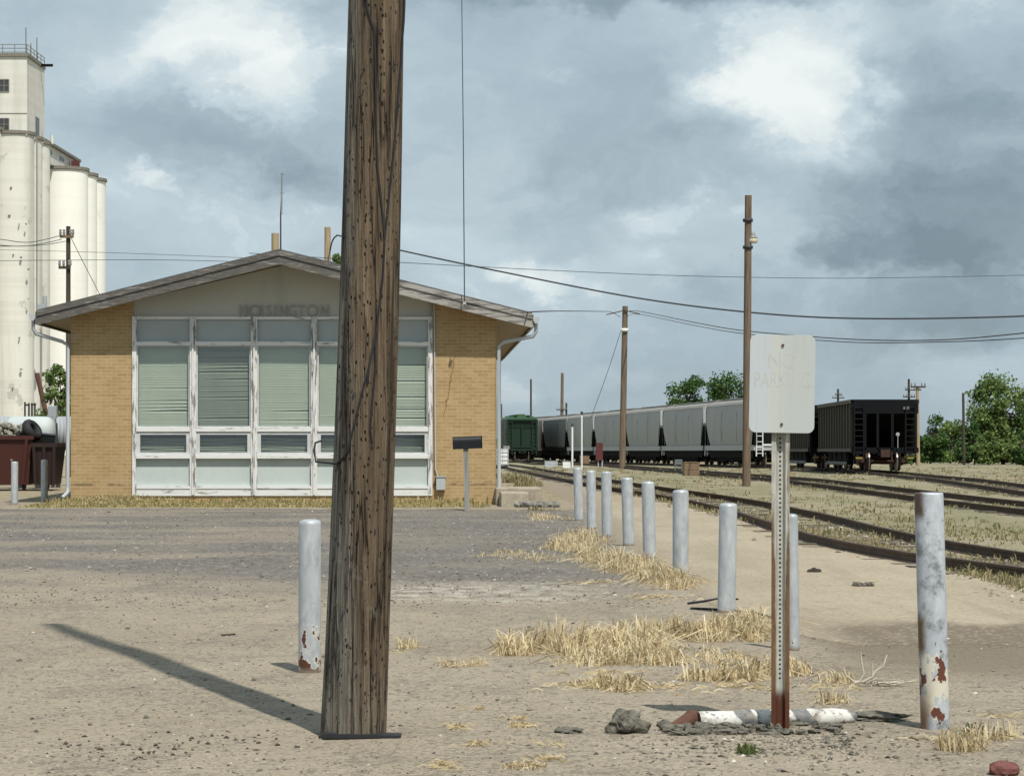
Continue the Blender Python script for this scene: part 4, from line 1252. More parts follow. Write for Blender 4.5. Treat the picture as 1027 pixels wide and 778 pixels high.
up_pole('distant dark pole with two crossarms behind the framed end of the black car', 911.5, 0, 380, 2.6, MT['wood_dark'], 0, ((391, -4, 12), (398, -6, 6)), Y=260)
up_pole('pale yellow wooden pole with a crossarm right of the black hopper car', 921, 457, 387, 3.6, MT['wood_pale'], -1, ((388, -8, 7),), Y=190)
up_pole('dark bare pole standing among the green bushes', 967, 0, 394, 2.8, MT['wood_dark'], -1, (), Y=205)

# ------------------------------------------------------------------ wires
def wire(label, pts, r, n=5, cat='wire', name='overhead_wire', seg=10):
    p = [P(*a) if not isinstance(a, Vector) else a for a in pts]
    out = []
    m = len(p)
    for i in range(m - 1):
        p0 = p[max(0, i-1)]; p1 = p[i]; p2 = p[i+1]; p3 = p[min(m-1, i+2)]
        for j in range(seg):
            t = j / seg
            out.append(.5 * ((2*p1) + (p2 - p0)*t + (2*p0 - 5*p1 + 4*p2 - p3)*t*t + (3*p1 - p0 - 3*p2 + p3)*t**3))
    out.append(p[-1])
    o = MB().tube(out, r, n).build(name, MT['wire'])
    return tag(o, label, cat, 'overhead wires')
wire('thick black wire looping from the pale pole top and sagging far to the right', [P(331, 252, 98), P(333, 243, 97.5), P(337, 237, 97), P(345, 237.5, 96), (401, 251, 94), (500, 272, 92), (640, 299, 90), (760, 314, 88), (870, 319.5, 86), (1027, 317, 84), (1150, 308, 82)], .030)
wire('faint thin wire crossing the sky above the thick black one', [(250, 254, 75), (415, 264, 80), (570, 272, 85), (700, 277, 90), (850, 279, 95), (1027, 276, 100), (1150, 272, 104)], .011)
wire('wire from the right roof corner to the pole by the red cabinet', [(529, 313, 60.5), (560, 312, 85), (600, 312.3, 120), (613, 313, b2.y - 3), (622, 318, b2.y)], .018)
wire('upper of two wires from the pole by the red cabinet to the right', [(628, 313, b2.y), (640, 312, b2.y - 2), (700, 324, 120), (750, 332, 108), (850, 340, 95), (940, 341, 85), (1027, 334, 78), (1100, 325, 72)], .020)
wire('lower of two wires from the pole by the red cabinet to the right', [(628, 318, b2.y), (640, 315, b2.y - 2), (700, 327, 120), (750, 335, 108), (850, 343, 95), (940, 343, 85), (1027, 339, 78), (1100, 331, 72)], .016)
wire('thin guy wire slanting down left from the pole by the red cabinet', [(623, 331, b2.y), (609, 374, b2.y + 2), (593, 418, b2.y + 4)], .016)
wire('wire passing left of the grey pole across the silos, upper line', [(-30, 236, 98), (0, 240, 101), (30, 243, 104), (62, 236, 107.8)], .016)
wire('wire passing left of the grey pole across the silos, lower line', [(-30, 242, 98), (0, 246, 101), (30, 246.5, 104), (62, 240, 107.8)], .016)
wire('slack wire drooping left from under the grey pole top', [(-30, 246, 98), (2, 247, 102), (40, 246, 106), (66, 242, 107.8)], .014)
wire('thin guy wire slanting down right from the grey pole in front of the silos', [(71, 238, 108), (86, 268, 110), (104, 303, 112)], .014)
wire('faint horizontal wire passing behind the grey pole and the left roof slope', [(-40, 262, 112), (60, 261, 114), (180, 261, 116), (345, 266, 118)], .014)
wire('faintest horizontal wire above the left roof slope', [(-40, 250, 130), (60, 252, 130), (180, 256, 130), (345, 263, 130)], .012)

# ------------------------------------------------------------------ bollards
def bollard(label, px, pyb, pyt, wpx, mat, lean=0.0, cap=True, group='grey pipe bollards'):
    b = at(px, pyb); k = b.y / F
    h = (pyb - pyt) * k; r = wpx * k / 2
    m = MB()
    prof = [(r, -.1), (r, h - .012), (r*.97, h), (r*.90, h + .001), (r*.88, h - .012), (0, h - .014)] if not cap else [(r, -.1), (r, h - .03), (r*.97, h - .012), (r*.86, h - .002), (r*.5, h + .006), (0, h + .008)]
    m.lathe(prof, 28)
    for i, v in enumerate(m.v): m.v[i] = (v[0] + lean * k * v[2] / h, v[1], v[2])
    o = m.build('bollard', mat, None, b, (R(rnd.uniform(-.7, .7)), R(rnd.uniform(-.7, .7)), rnd.uniform(0, 6)))
    return tag(o, label, 'bollard', group)
for (px, pyb, pyt, w_, lab_) in [
    (728.5, 614, 505, 18, 'grey pipe bollard nearest in the row, black cable at its foot'),
    (682.5, 583, 491.5, 16, 'grey pipe bollard second in the row, with straw piled on its left'),
    (651.5, 560, 483, 13, 'grey pipe bollard third in the row from the sign post'),
    (630.5, 547, 479, 11.5, 'grey pipe bollard fourth in the row from the sign post'),
    (608.8, 538, 473, 10.5, 'grey pipe bollard fifth in the row, third from the far end'),
    (593.5, 530, 472, 9.5, 'grey pipe bollard sixth in the row, next to the far end'),
    (580.8, 522, 469, 9, 'grey pipe bollard at the far end of the row beside the building corner')]:
    bollard(lab_, px, pyb, pyt, w_, MT['bollard'], -1.5, group='grey pipe bollards along the platform')
bollard('slim pale bollard partly hidden behind the sign post', 796, 652, 516, 12, MT['bollard'], 0)
o = bollard('pale grey bollard with rusty foot left of the thick wooden pole', 310.5, 674, 521.5, 22.5, MT['bollard_chip'], -1); o.rotation_euler = (0, 0, 2.0)
bollard('white bollard in front of the rust red dumpster', 14.5, 505.5, 463, 7, MT['bollard'], 0, group='bollards by the dumpsters')
bollard('grey bollard in front of the dark brown dumpster', 44.5, 503, 461, 7, MT['bollard'], 0, group='bollards by the dumpsters')
o = bollard('tall leaning steel bollard blotched with rust, standing at the right', 938, 730, 494, 29, MT['bollard_rust'], -6.5, cap=False, group=None); o.rotation_euler = (0, 0, 0)

# ------------------------------------------------------------------ faded sign
sb = at(782.5, 731); sg = thing('road_sign', 'faded white no parking sign on a rusty channel post', 'sign', sb)
k = sb.y / F
zc = EYE + (YH - 385) * k - sb.z; xc = (784 - 782.5) * k; w2, h2 = 32.6 * k, 49 * k
pl = MB(); poly = []; rc = .038
for (cx_, cz_, a0) in ((w2-rc, h2-rc, 0), (-w2+rc, h2-rc, 90), (-w2+rc, -h2+rc, 180), (w2-rc, -h2+rc, 270)):
    for j in range(7):
        a = R(a0 + 15 * j); poly.append((cx_ + rc*math.cos(a), cz_ + rc*math.sin(a)))
pl.prism(poly, -.0016, .0016, 'y')
plate = bevel(pl.build('sign_plate', MT['sign'], sg, (xc, -.026, zc), (R(-1.5), R(1.0), R(-2))), .0008, 2)
tx = MB()
for s_, zz, sz in (('NO', .085, .125), ('PARKING', -.02, .125)):
    vs, fs = text_mesh(s_, sz, .0002)
    tx.add([(v.x * (.60 if s_ == 'PARKING' else .85), -.0018 - v.z, v.y + zz) for v in vs], fs)
tx.build('lettering', MT['sign_ink'], plate)
for zz in (.212, -.222):
    bt_ = MB(); bt_.tube([(0, -.009, zz), (0, .004, zz)], .008, 6); bt_.build('bolt', MT['rust'], plate)
# hat-section post, punched with holes
def hat(o_=0.0):
    return [(-.050, -.004), (-.050, 0), (-.030, 0), (-.017, .030), (.017, .030), (.030, 0), (.050, 0), (.050, -.004), (.027, -.004), (.014, .026), (-.014, .026), (-.027, -.004)]
po = MB(); prf = hat(); H_ = zc + h2 - .03
vs = [(x, y, z_) for z_ in (-.15, H_) for (x, y) in prf]; n = len(prf)
fs = [(i, (i+1) % n, n + (i+1) % n, n + i) for i in range(n)] + [tuple(range(n)), tuple(range(n, 2*n))]
po.add(vs, fs)
post = po.build('post', MT['post'], sg, (0, -.0, 0), (0, R(.1), 0))
ho = MB()
z_ = .28
while z_ < zc - h2 - .01:
    ho.tube([(0, .0252, z_), (0, .0262, z_)], .0062, 8); z_ += .0254
ho.build('punched_holes', MT['hole'], post)

# ------------------------------------------------------------------ mailbox and things by the building corner
mb_ = at(469, 512); mbx = thing('mailbox', 'black mailbox on a slim grey post in front of the brick pier', 'mailbox', mb_)
k = mb_.y / F
zt_ = (512 - 450) * k
q = MB(); q.bar((0, 0, -.2), (-.04, 0, zt_), .11, .10); q.build('post', make_wood('grey_post_wood', (.16, .16, .14), (.27, .27, .25), (.36, .36, .33)), mbx)
q = MB(); pr = [(-.09, 0), (.09, 0), (.09, .15)] + [(.09*math.cos(R(a)), .15 + .12*math.sin(R(a))) for a in range(15, 180, 15)] + [(-.09, .15)]
q.prism(pr, -.30, .33, 'x')
o = q.build('box', MT['black'], mbx, (-.02, 0, zt_), (0, R(-2.2), 0)); bevel(o, .006)
q = MB(); q.box(.332, .342, -.1, .1, -.005, .275); o2 = q.build('door', MT['black'], o)

q0 = at(512, 508)
q = MB(); q.box(-.22, .42, 0, 1.4, -.1, .33); q.box(-.30, .78, 1.45, 3.4, -.1, .40)
o = bevel(q.build('concrete_step', MT['concrete'], None, q0, (0, 0, R(1.8))), .03); tag(o, 'worn tan concrete landing at the right corner of the brick building', 'step')
q = MB(); rr = random.Random(3)
for i in range(12): q.rock((i*.08 - .42, rr.uniform(-.03, .03), .07), .08, .09, .085, i, 2, .5)
q.box(-.45, .5, -.06, .1, .02, .13)
o = q.build('parking_kerb', MT['concrete_dark'], None, at(538, 509)); tag(o, 'crumbling dark concrete parking kerb right of the landing', 'kerb stop')

def crate(label, px, pyb, w, d_, h, mat, rz=0):
    b = at(px, pyb); q = MB()
    q.box(-w/2, w/2, -d_/2, d_/2, -.05, h - .03); q.box(-w/2-.02, w/2+.02, -d_/2-.02, d_/2+.02, h-.03, h)
    for s in (-1, 1): 
        q.box(s*w/2 - .03, s*w/2 + .03, -d_/2 - .015, -d_/2 - .001, 0, h-.031)
    q.box(-w/2+.031, w/2-.031, -d_/2 - .012, -d_/2 - .002, h*.45, h*.55)
    return bevel(q.build('equipment_box', mat, None, b, (0, 0, rz)), .008), b
rustbox = painted('rusty_tan_steel', (.19, .13, .08), (.10, .06, .035), (.30, .26, .20), .7, 3)
o, _ = crate('rust brown equipment box between the rails in front of the grey cars', 692.5, 477, .62, .6, .62, rustbox, R(8)); tag(o, o.get('label') or 'rust brown equipment box between the rails in front of the grey cars', 'equipment box')
o, _ = crate('', 586, 466, .7, .6, .75, rustbox, R(5)); tag(o, 'small rust brown box behind the far end of the bollard row', 'equipment box')
o, _ = crate('', 552.5, 468, .85, .6, .42, MT['galv'], R(4)); tag(o, 'low pale grey box lying near the tracks beyond the bollards', 'equipment box')
o, _ = crate('', 568, 469, .45, .5, .42, MT['white'], R(4)); tag(o, 'small white block right of the low grey box', 'block')
# pipe frame beside the rust box
b = at(680.5, 474); fr2 = MB()
for x in (-.17, .17): fr2.tube([(x, 0, -.1), (x, 0, .66)], .035, 8)
fr2.tube([(-.17, 0, .64), (.17, 0, .64)], .035, 8); fr2.tube([(-.17, 0, .25), (.17, 0, .25)], .025, 8)
fr2.box(-.15, .15, -.02, .02, .42, .62)
o = fr2.build('pipe_stand', MT['car_darkgrey'], None, b); tag(o, 'low grey pipe frame left of the rust brown box', 'pipe frame')
# red cabinet on a post
b = at(601.5, 469); rc_ = thing('signal_cabinet', 'faded red metal cabinet on a post left of the wooden pole', 'cabinet', b)
k = b.y / F
q = MB(); q.box(-.26, .2, -.15, .15, .5*1, .5 + 17*k); q.box(-.28, .22, -.17, .17, .5 + 17*k, .53 + 17*k); bevel(q.build('cabinet_body', MT['redbox'], rc_), .01)
q = MB(); q.tube([(.16, .0, -.1), (.16, .0, .5)], .05, 8); q.tube([(-.1, 0, -.1), (-.1, 0, .5)], .04, 8); q.build('post', MT['galv'], rc_)
# marker posts
def marker(label, px, pyb, pyt, wpx, mat, knob=True):
    b = at(px, pyb); k = b.y / F; h = (pyb - pyt) * k
    t = thing('marker_post', label, 'post', b, group='thin posts beyond the bollards')
    MB().tube([(0, 0, -.1), (0, 0, h)], wpx*k/2, 8).build('post', mat, t)
    if knob:
        MB().box(-.07, .07, -.05, .05, h, h + .2).build('head', MT['steel_dark'], t)
    return t
marker('slim white post in front of the end of the grey cars', 574, 469, 428, 2.0, MT['white'])
marker('taller slim white post with a dark head, right of the other white post', 583.5, 471, 416, 1.8, MT['white'])
b = at(508, 465); k = b.y / F
tp = thing('switch_stand', 'pale T shaped switch post in front of the green hopper car', 'post', b)
MB().tube([(0, 0, -.1), (0, 0, 15*k)], .09, 8).build('post', MT['white'], tp); MB().box(-.28, .28, -.08, .08, 15*k, 18*k).build('head', MT['insul'], tp)
b = at(501.5, 470); ib = thing('liquid_tote', 'white caged liquid tote partly hidden by the building corner', 'tote', b)
q = MB(); q.box(-.5, .5, -.5, .5, .22, 1.25); bevel(q.build('tank', MT['white'], ib), .06, 3)
q = MB()
for z_ in (.3, .55, .8, 1.05, 1.25):
    for yy in (-.52, .52): q.box(-.53, .53, yy-.012, yy+.012, z_-.012, z_+.012)
    for xx in (-.52, .52): q.box(xx-.012, xx+.012, -.53, .53, z_-.014, z_+.014)
for u in (-.5, -.17, .17, .5):
    q.box(u-.012, u+.012, -.535, -.505, .2, 1.26); q.box(.505, .535, u-.012, u+.012, .2, 1.26)
q.build('cage', MT['galv'], ib); MB().box(-.5, .5, -.5, .5, 0, .18).build('pallet', MT['black'], ib)

# ------------------------------------------------------------------ left yard: dumpsters, tank, fence
DY_ = 76.0
def dxx(px, Y=DY_): return (px - CX) * Y / F
def dump(label, xa, xb, Y, h, mat, dep=1.7):
    c = (xa + xb) / 2; w = xb - xa
    t = thing('dumpster', label, 'dumpster', (c, Y, g(c, Y)), group='dumpsters left of the building')
    m = MB(); hb, ht = w/2 - .14, w/2; th = .05
    # tapered open box with an inner floor
    o8 = [(-hb, 0, .18), (hb, 0, .18), (hb, dep-.1, .18), (-hb, dep-.1, .18), (-ht, -.12, h), (ht, -.12, h), (ht, dep, h), (-ht, dep, h)]
    i8 = [(-ht+th, -.12+th, h), (ht-th, -.12+th, h), (ht-th, dep-th, h), (-ht+th, dep-th, h), (-hb+th, th, .5), (hb-th, th, .5), (hb-th, dep-th-.1, .5), (-hb+th, dep-th-.1, .5)]
    m.add(o8 + i8, [(0,1,2,3), (0,4,5,1), (1,5,6,2), (2,6,7,3), (3,7,4,0), (4,8,9,5), (5,9,10,6), (6,10,11,7), (7,11,8,4), (8,12,13,9), (9,13,14,10), (10,14,15,11), (11,15,12,8), (12,13,14,15)])
    m.build('body', mat, t)
    r = MB(); r.box(-ht-.05, ht+.05, -.18, -.125, h-.1, h+.02); r.box(-ht-.05, -ht-.002, -.124, dep, h-.1, h+.02); r.box(ht+.002, ht+.05, -.124, dep, h-.1, h+.02)
    for f in (-.5, 0, .5): r.bar((f*w*.8, -.08, .2), (f*w*.9, -.16, h-.1), .09, .05)
    r.build('rim', mat, t)
    for sx in (-1, 1):
        cs = MB(); cs.tube([(sx*(hb-.15)-.04, .15, .09), (sx*(hb-.15)+.04, .15, .09)], .09, 12); cs.box(sx*(hb-.15)-.06, sx*(hb-.15)+.06, .08, .22, .1, .2); cs.build('caster', MT['black'], t)
    return t
d1 = dump('rust red open dumpster heaped with rubble at the left edge', dxx(-70), dxx(33), DY_, 1.62, MT['dump_red'])
d2 = dump('dark brown dumpster beside the left corner of the brick building', dxx(34.5), dxx(57), DY_ - .1, 1.40, MT['dump_dark'])
q = MB(); rr = random.Random(9)
for i in range(150):
    x = dxx(rr.uniform(-60, 28)); q.rock((x, DY_ + rr.uniform(.2, 1.4), 1.62 + rr.uniform(-.1, .20 + .14*rr.random())), rr.uniform(.07, .2), .15, rr.uniform(.06, .14), i, 1, .5)
o = q.build('rubble', MT['rubble']); tag(o, kind='stuff')
q = MB(); tr_ = []
for a in range(25):
    pass
def torus(m, c, Rr, r, axis, n=28, k=10):
    vs = []; fs = []
    ax = Vector(axis).normalized(); u = ax.orthogonal().normalized(); w_ = ax.cross(u)
    for i in range(n):
        a = 2*math.pi*i/n; d_ = u*math.cos(a) + w_*math.sin(a)
        for j in range(k):
            b_ = 2*math.pi*j/k; vs.append(Vector(c) + d_*(Rr + r*math.cos(b_)) + ax*(r*1.2*math.sin(b_)))
    for i in range(n):
        for j in range(k):
            i2 = (i+1) % n; j2 = (j+1) % k; fs.append((i*k+j, i2*k+j, i2*k+j2, i*k+j2))
    m.add(vs, fs, True)
torus(q, (0, 0, 0), .24, .12, (.75, -.3, .55)); o = q.build('tyre', MT['rubber'], None, (dxx(31), DY_ + .2, 1.80)); tag(o, 'black tyre leaning on the rubble in the dumpster', 'tyre')
q = MB(); q.box(-.19, .19, -.2, .2, 0, .24); q.box(-.21, .21, -.22, .22, .24, .27); o = bevel(q.build('discarded_box', MT['black'], None, (dxx(45), DY_ + .5, 1.42), (R(5), R(6), R(12))), .02); tag(o, 'black discarded box on top of the dark brown dumpster', 'box')
# white tank behind
TY = 79.5; tk = thing('storage_tank', 'white horizontal tank with rounded end behind the dumpsters', 'tank', ((14 - CX)*TY/F, TY, 0))
q = MB(); kk = TY/F; rt = 15.5*kk
pts = [(-34*kk, 0), (-1, 0)]
prof = [(0, -10*kk), (rt*.4, -9.5*kk), (rt*.75, -7*kk), (rt, -2*kk), (rt, 30*kk), (rt*.93, 36*kk), (rt*.75, 39*kk), (rt*.4, 41*kk), (0, 41.5*kk)]
vs = []; fs = []; n = 32
for (r, x) in prof:
    for j in range(n):
        a = 2*math.pi*j/n; vs.append((x, r*math.cos(a), r*math.sin(a)))
for i in range(len(prof)-1):
    for j in range(n):
        j2 = (j+1) % n; fs.append((i*n+j, i*n+j2, (i+1)*n+j2, (i+1)*n+j))
q.add(vs, fs, True)
zt_ = EYE + (YH - 433)*kk
q.build('tank_shell', MT['tank'], tk, (0, 0, zt_))
q = MB()
for x in (.1, .8): q.box(x-.08, x+.08, -.4, .4, -.1, zt_ - rt*.8)
q.build('saddle', MT['steel_dark'], tk)
# blue grey box on a post
b = Vector(((53 - CX)*81/F, 81, 0)); eb = thing('meter_pedestal', 'blue grey box on a post at the end of the white tank', 'meter', b); kk = 81/F
q = MB(); q.box(-4.3*kk, 4.3*kk, -.12, .12, EYE + (YH-419)*kk, EYE + (YH-407)*kk); q.box(-3*kk, 3*kk, -.1, .1, EYE + (YH-428)*kk, EYE + (YH-419.5)*kk); bevel(q.build('box', MT['corrug'], eb), .02)
q = MB(); q.bar((0, 0, -.1), (0, 0, EYE + (YH-428)*kk), .10, .1); q.bar((.15, .1, -.1), (.05, .1, EYE + (YH-424)*kk), .14, .1); q.build('post', MT['steel_dark'], eb)
# corrugated fence
FY = 84.0; kk = FY/F
fe = thing('metal_fence', 'grey corrugated metal fence behind the white tank', 'fence', ((60 - CX)*kk, FY, 0))
q = MB(); xa = -150*kk; xb = 60*kk; n = 220; vs = []; fs = []
zb_, zt_ = EYE + (YH-451)*kk, EYE + (YH-417.5)*kk
for i in range(n+1):
    x = xa + (xb-xa)*i/n; yy = .02*math.sin(i*1.5)
    vs += [(x, yy, zb_), (x, yy, zt_)]
for i in range(n): fs.append((2*i, 2*i+2, 2*i+3, 2*i+1))
q.add(vs, fs, True); o = q.build('sheet', MT['corrug'], fe, recalc=False); sm = o.modifiers.new('thick', 'SOLIDIFY'); sm.thickness = .006
for i in range(6):
    x = xa + (xb-xa)*i/5; MB().box(x-.05, x+.05, .05, .15, -.1, zt_).build('fence_post', MT['steel_dark'], fe)
MB().box(xa, xb, .04, .10, zt_-.12, zt_-.04).build('fence_rail', MT['steel_dark'], fe)

# ------------------------------------------------------------------ grain elevator
EV = thing('grain_elevator', 'tall cream and white concrete grain elevator with headhouse and round silos', 'grain elevator')
ES = (540 - CX) / F
def ex(px, Y): return (px - CX) * Y / F
def ez(py, Y): return EYE + (YH - py) * Y / F
def silo(px_r, Y, r, ztop, mat, lip=.22, n=40):
    xc = ex(px_r, Y) - r
    m = MB(); m.lathe([(r, -1.5), (r, ztop - .5)], n, (xc, Y, 0)); o = m.build('silo', mat, EV)
    m = MB(); m.lathe([(r + .004, ztop - .5), (r + lip, ztop - .42), (r + lip, ztop), (0, ztop)], n, (xc, Y, 0), smooth=False); m.build('silo_rim', MT['trim'], o)
    return o
zA = ez(133, 340)
def line_px(px0, Y0, Y): return 540 - (540 - px0) * Y0 / Y
silo(3, 338, 2.75, zA + .4, MT['cream']); silo(-38, 338, 2.75, zA + .4, MT['cream'])
silo(34, 340, 2.75, zA, MT['cream']); silo(line_px(34, 340, 345.6), 345.6, 2.75, zA, MT['cream']); silo(line_px(34, 340, 351), 351, 2.75, zA, MT['cream'])
silo(-8, 346, 2.75, zA, MT['cream'])
zB = ez(169, 364)
for i in range(3):
    Y = 364 + 7.4*i; silo(line_px(88, 364, Y), Y, 3.7, zB, MT['whitewash'])
    silo(line_px(33, 364, Y), Y, 3.7, zB, MT['whitewash'])
hY = 338.0; hx1 = ex(27, hY); hx0 = hx1 - 12; hz0, hz1 = zA - .6, ez(57, hY); hd = 12.0
m = MB(); sh = lambda y: ES * (y - hY)
m.add([(hx0, hY, hz0), (hx1, hY, hz0), (hx1 + sh(hY+hd), hY+hd, hz0), (hx0 + sh(hY+hd), hY+hd, hz0), (hx0, hY, hz1), (hx1, hY, hz1), (hx1 + sh(hY+hd), hY+hd, hz1), (hx0 + sh(hY+hd), hY+hd, hz1)],
      [(0,3,2,1), (4,5,6,7), (0,1,5,4), (1,2,6,5), (2,3,7,6), (3,0,4,7)])
hh = m.build('headhouse', MT['cream'], EV)
MB().box(hx0 - .2, hx1 + .25, hY - .25, hY + hd + .2, hz1 + .002, hz1 + .45).build('roof_slab', MT['trim'], hh)
MB().box(hx0, hx1 + .02, hY - .03, hY - .004, ez(114.5, hY), ez(113.5, hY)).build('ledge', MT['trim'], hh)
m = MB()
for z_ in (.6, 1.1, 1.6): 
    m.tube([(hx0, hY, hz1 + z_), (hx1, hY, hz1 + z_), (hx1 + sh(hY+hd), hY + hd, hz1 + z_)], .05, 6)
for i in range(8): 
    x = hx1 - i * 1.6; m.tube([(x, hY, hz1 + .4), (x, hY, hz1 + 1.6)], .05, 6)
for i in range(1, 6): 
    y = hY + hd*i/5; m.tube([(hx1 + sh(y), y, hz1 + .4), (hx1 + sh(y), y, hz1 + 1.6)], .05, 6)
m.build('railing', MT['trim'], hh)
for px, pt, pr in ((26, 28, 27), (37, 38, 38), (31, 44, 31)):
    Y = hY + 1 + (px - 26) * .6; MB().tube([(ex(px, Y), Y, hz1), (ex(px, Y), Y, ez(pt, Y))], .07, 6).build('antenna', MT['trim'], hh)
m = MB(); Y = hY + 9; m.box(ex(38, Y), ex(53, Y), Y - .15, Y + .15, ez(67, Y), ez(64.5, Y)); m.build('hoist_beam', MT['under'], hh)
for (pa, pb) in ((80, 92), (119, 131)):
    m = MB(); xa, xb = ex(-5, hY), ex(9, hY); m.box(xa, xb, hY - .06, hY - .004, ez(pb, hY), ez(pa, hY)); w_ = m.build('window', MT['pane_dark'], hh)
    m = MB()
    for f in (0, .33, .66, 1): m.box(xa + (xb-xa)*f - .05, xa + (xb-xa)*f + .05, hY - .1, hY - .062, ez(pb, hY), ez(pa, hY))
    for f in (0, .5, 1): z_ = ez(pb, hY) + (ez(pa, hY) - ez(pb, hY)) * f; m.box(xa, xb, hY - .11, hY - .101, z_ - .05, z_ + .05)
    m.build('frame', MT['trim'], w_)
m = MB(); Ym = hY + 7; m.box(hx1 + sh(Ym) - .02, hx1 + sh(Ym) + .06, Ym - 1.2, Ym + 1.2, ez(138, Ym), ez(118, Ym)); m.build('side_window', MT['pane_dark'], hh)
# gallery over the white silos
gY0, gY1 = 351.0, 379.0; ga = ex(43, 352)
m = MB(); gzb, gzt = zB, ez(142, 352)
def gs(y): return ga + ES*(y - 352)
m.add([(gs(gY0)-5, gY0, gzb), (gs(gY0), gY0, gzb), (gs(gY1), gY1, gzb), (gs(gY1)-5, gY1, gzb), (gs(gY0)-5, gY0, gzt), (gs(gY0), gY0, gzt), (gs(gY1), gY1, gzt), (gs(gY1)-5, gY1, gzt)],
      [(0,3,2,1), (4,5,6,7), (0,1,5,4), (1,2,6,5), (2,3,7,6), (3,0,4,7)])
ga_ = m.build('gallery', MT['cream'], EV)
m = MB(); m.add([(gs(gY0)-5.2, gY0, gzt+.01), (gs(gY0)+.4, gY0, gzt+.01), (gs(gY1)+.4, gY1+.3, gzt+.01), (gs(gY1)-5.2, gY1+.3, gzt+.01), (gs(gY0)-5.2, gY0, gzt+.4), (gs(gY0)+.4, gY0, gzt+.4), (gs(gY1)+.4, gY1+.3, gzt+.4), (gs(gY1)-5.2, gY1+.3, gzt+.4)],
      [(0,3,2,1), (4,5,6,7), (0,1,5,4), (1,2,6,5), (2,3,7,6), (3,0,4,7)]); m.build('gallery_roof', MT['trim'], ga_)
for y in (357, 366):
    m = MB(); x = gs(y); m.box(x - .05, x + .06, y - 1.6, y + 1.6, gzb + 1.3, gzt - .6); m.build('window', MT['pane_dark'], ga_)
m = MB(); Y = 372; m.box(ex(72, Y), ex(79.5, Y), Y - .5, Y + .5, ez(168, Y), ez(161.5, Y)); m.build('red_hopper', MT['redbox'], EV)
m = MB(); m.tube([(ex(52, 355), 355, gzt), (ex(52, 355), 355, gzt + 1.2)], .25, 10); m.build('vent', MT['cream'], EV)
# small vents and stains pipes on the cream silo
m = MB(); rr = random.Random(8)
for i in range(11):
    px = rr.choice((8, 13, 16, 20, 26, 27)) + rr.uniform(-2, 2); py = rr.uniform(175, 390); Y = 337.1
    m.box(ex(px, Y), ex(px + rr.uniform(1, 2.5), Y), Y - .02, Y + .35, ez(py, Y), ez(py - rr.uniform(.8, 1.6), Y))
m.build('vents', MT['trim'], EV)['kind'] = 'stuff'
m = MB(); m.tube([(ex(41, 339), 339, 0), (ex(41, 339), 339, ez(330, 339))], .12, 8); m.tube([(ex(37, 339), 339, ez(320, 339)), (ex(37, 339), 339, ez(140, 339))], .10, 8); m.build('conduit', MT['insul'], EV)
m = MB(); m.box(ex(38, 338), ex(47, 338), 337.7, 338.3, ez(312, 338), ez(305, 338)); m.tube([(ex(45, 338), 338, ez(312, 338)), (ex(45, 338), 338, ez(297, 338))], .3, 10); m.build('dust_collector', MT['corrug'], EV)
sp = MB(); sp.tube([P(37, 374, 330), P(46.5, 416, 330)], .32, 10); o = sp.build('grain_spout', MT['rust']); tag(o, 'rusty red grain spout slanting at the foot of the cream silo', 'spout')
# small frame at the silo foot
m = MB()
for px in (25, 29, 32, 35): m.tube([P(px, 425, 325), P(px, 402 + (px % 3), 325)], .12, 6)
m.tube([P(25, 406, 325), P(29, 406, 325)], .12, 6); m.tube([P(31, 405.5, 325), P(36, 405.5, 325)], .12, 6)
o = m.build('pipe_rack', MT['steel_dark']); tag(o, 'small dark pipe rack at the foot of the cream silo', 'pipe rack')

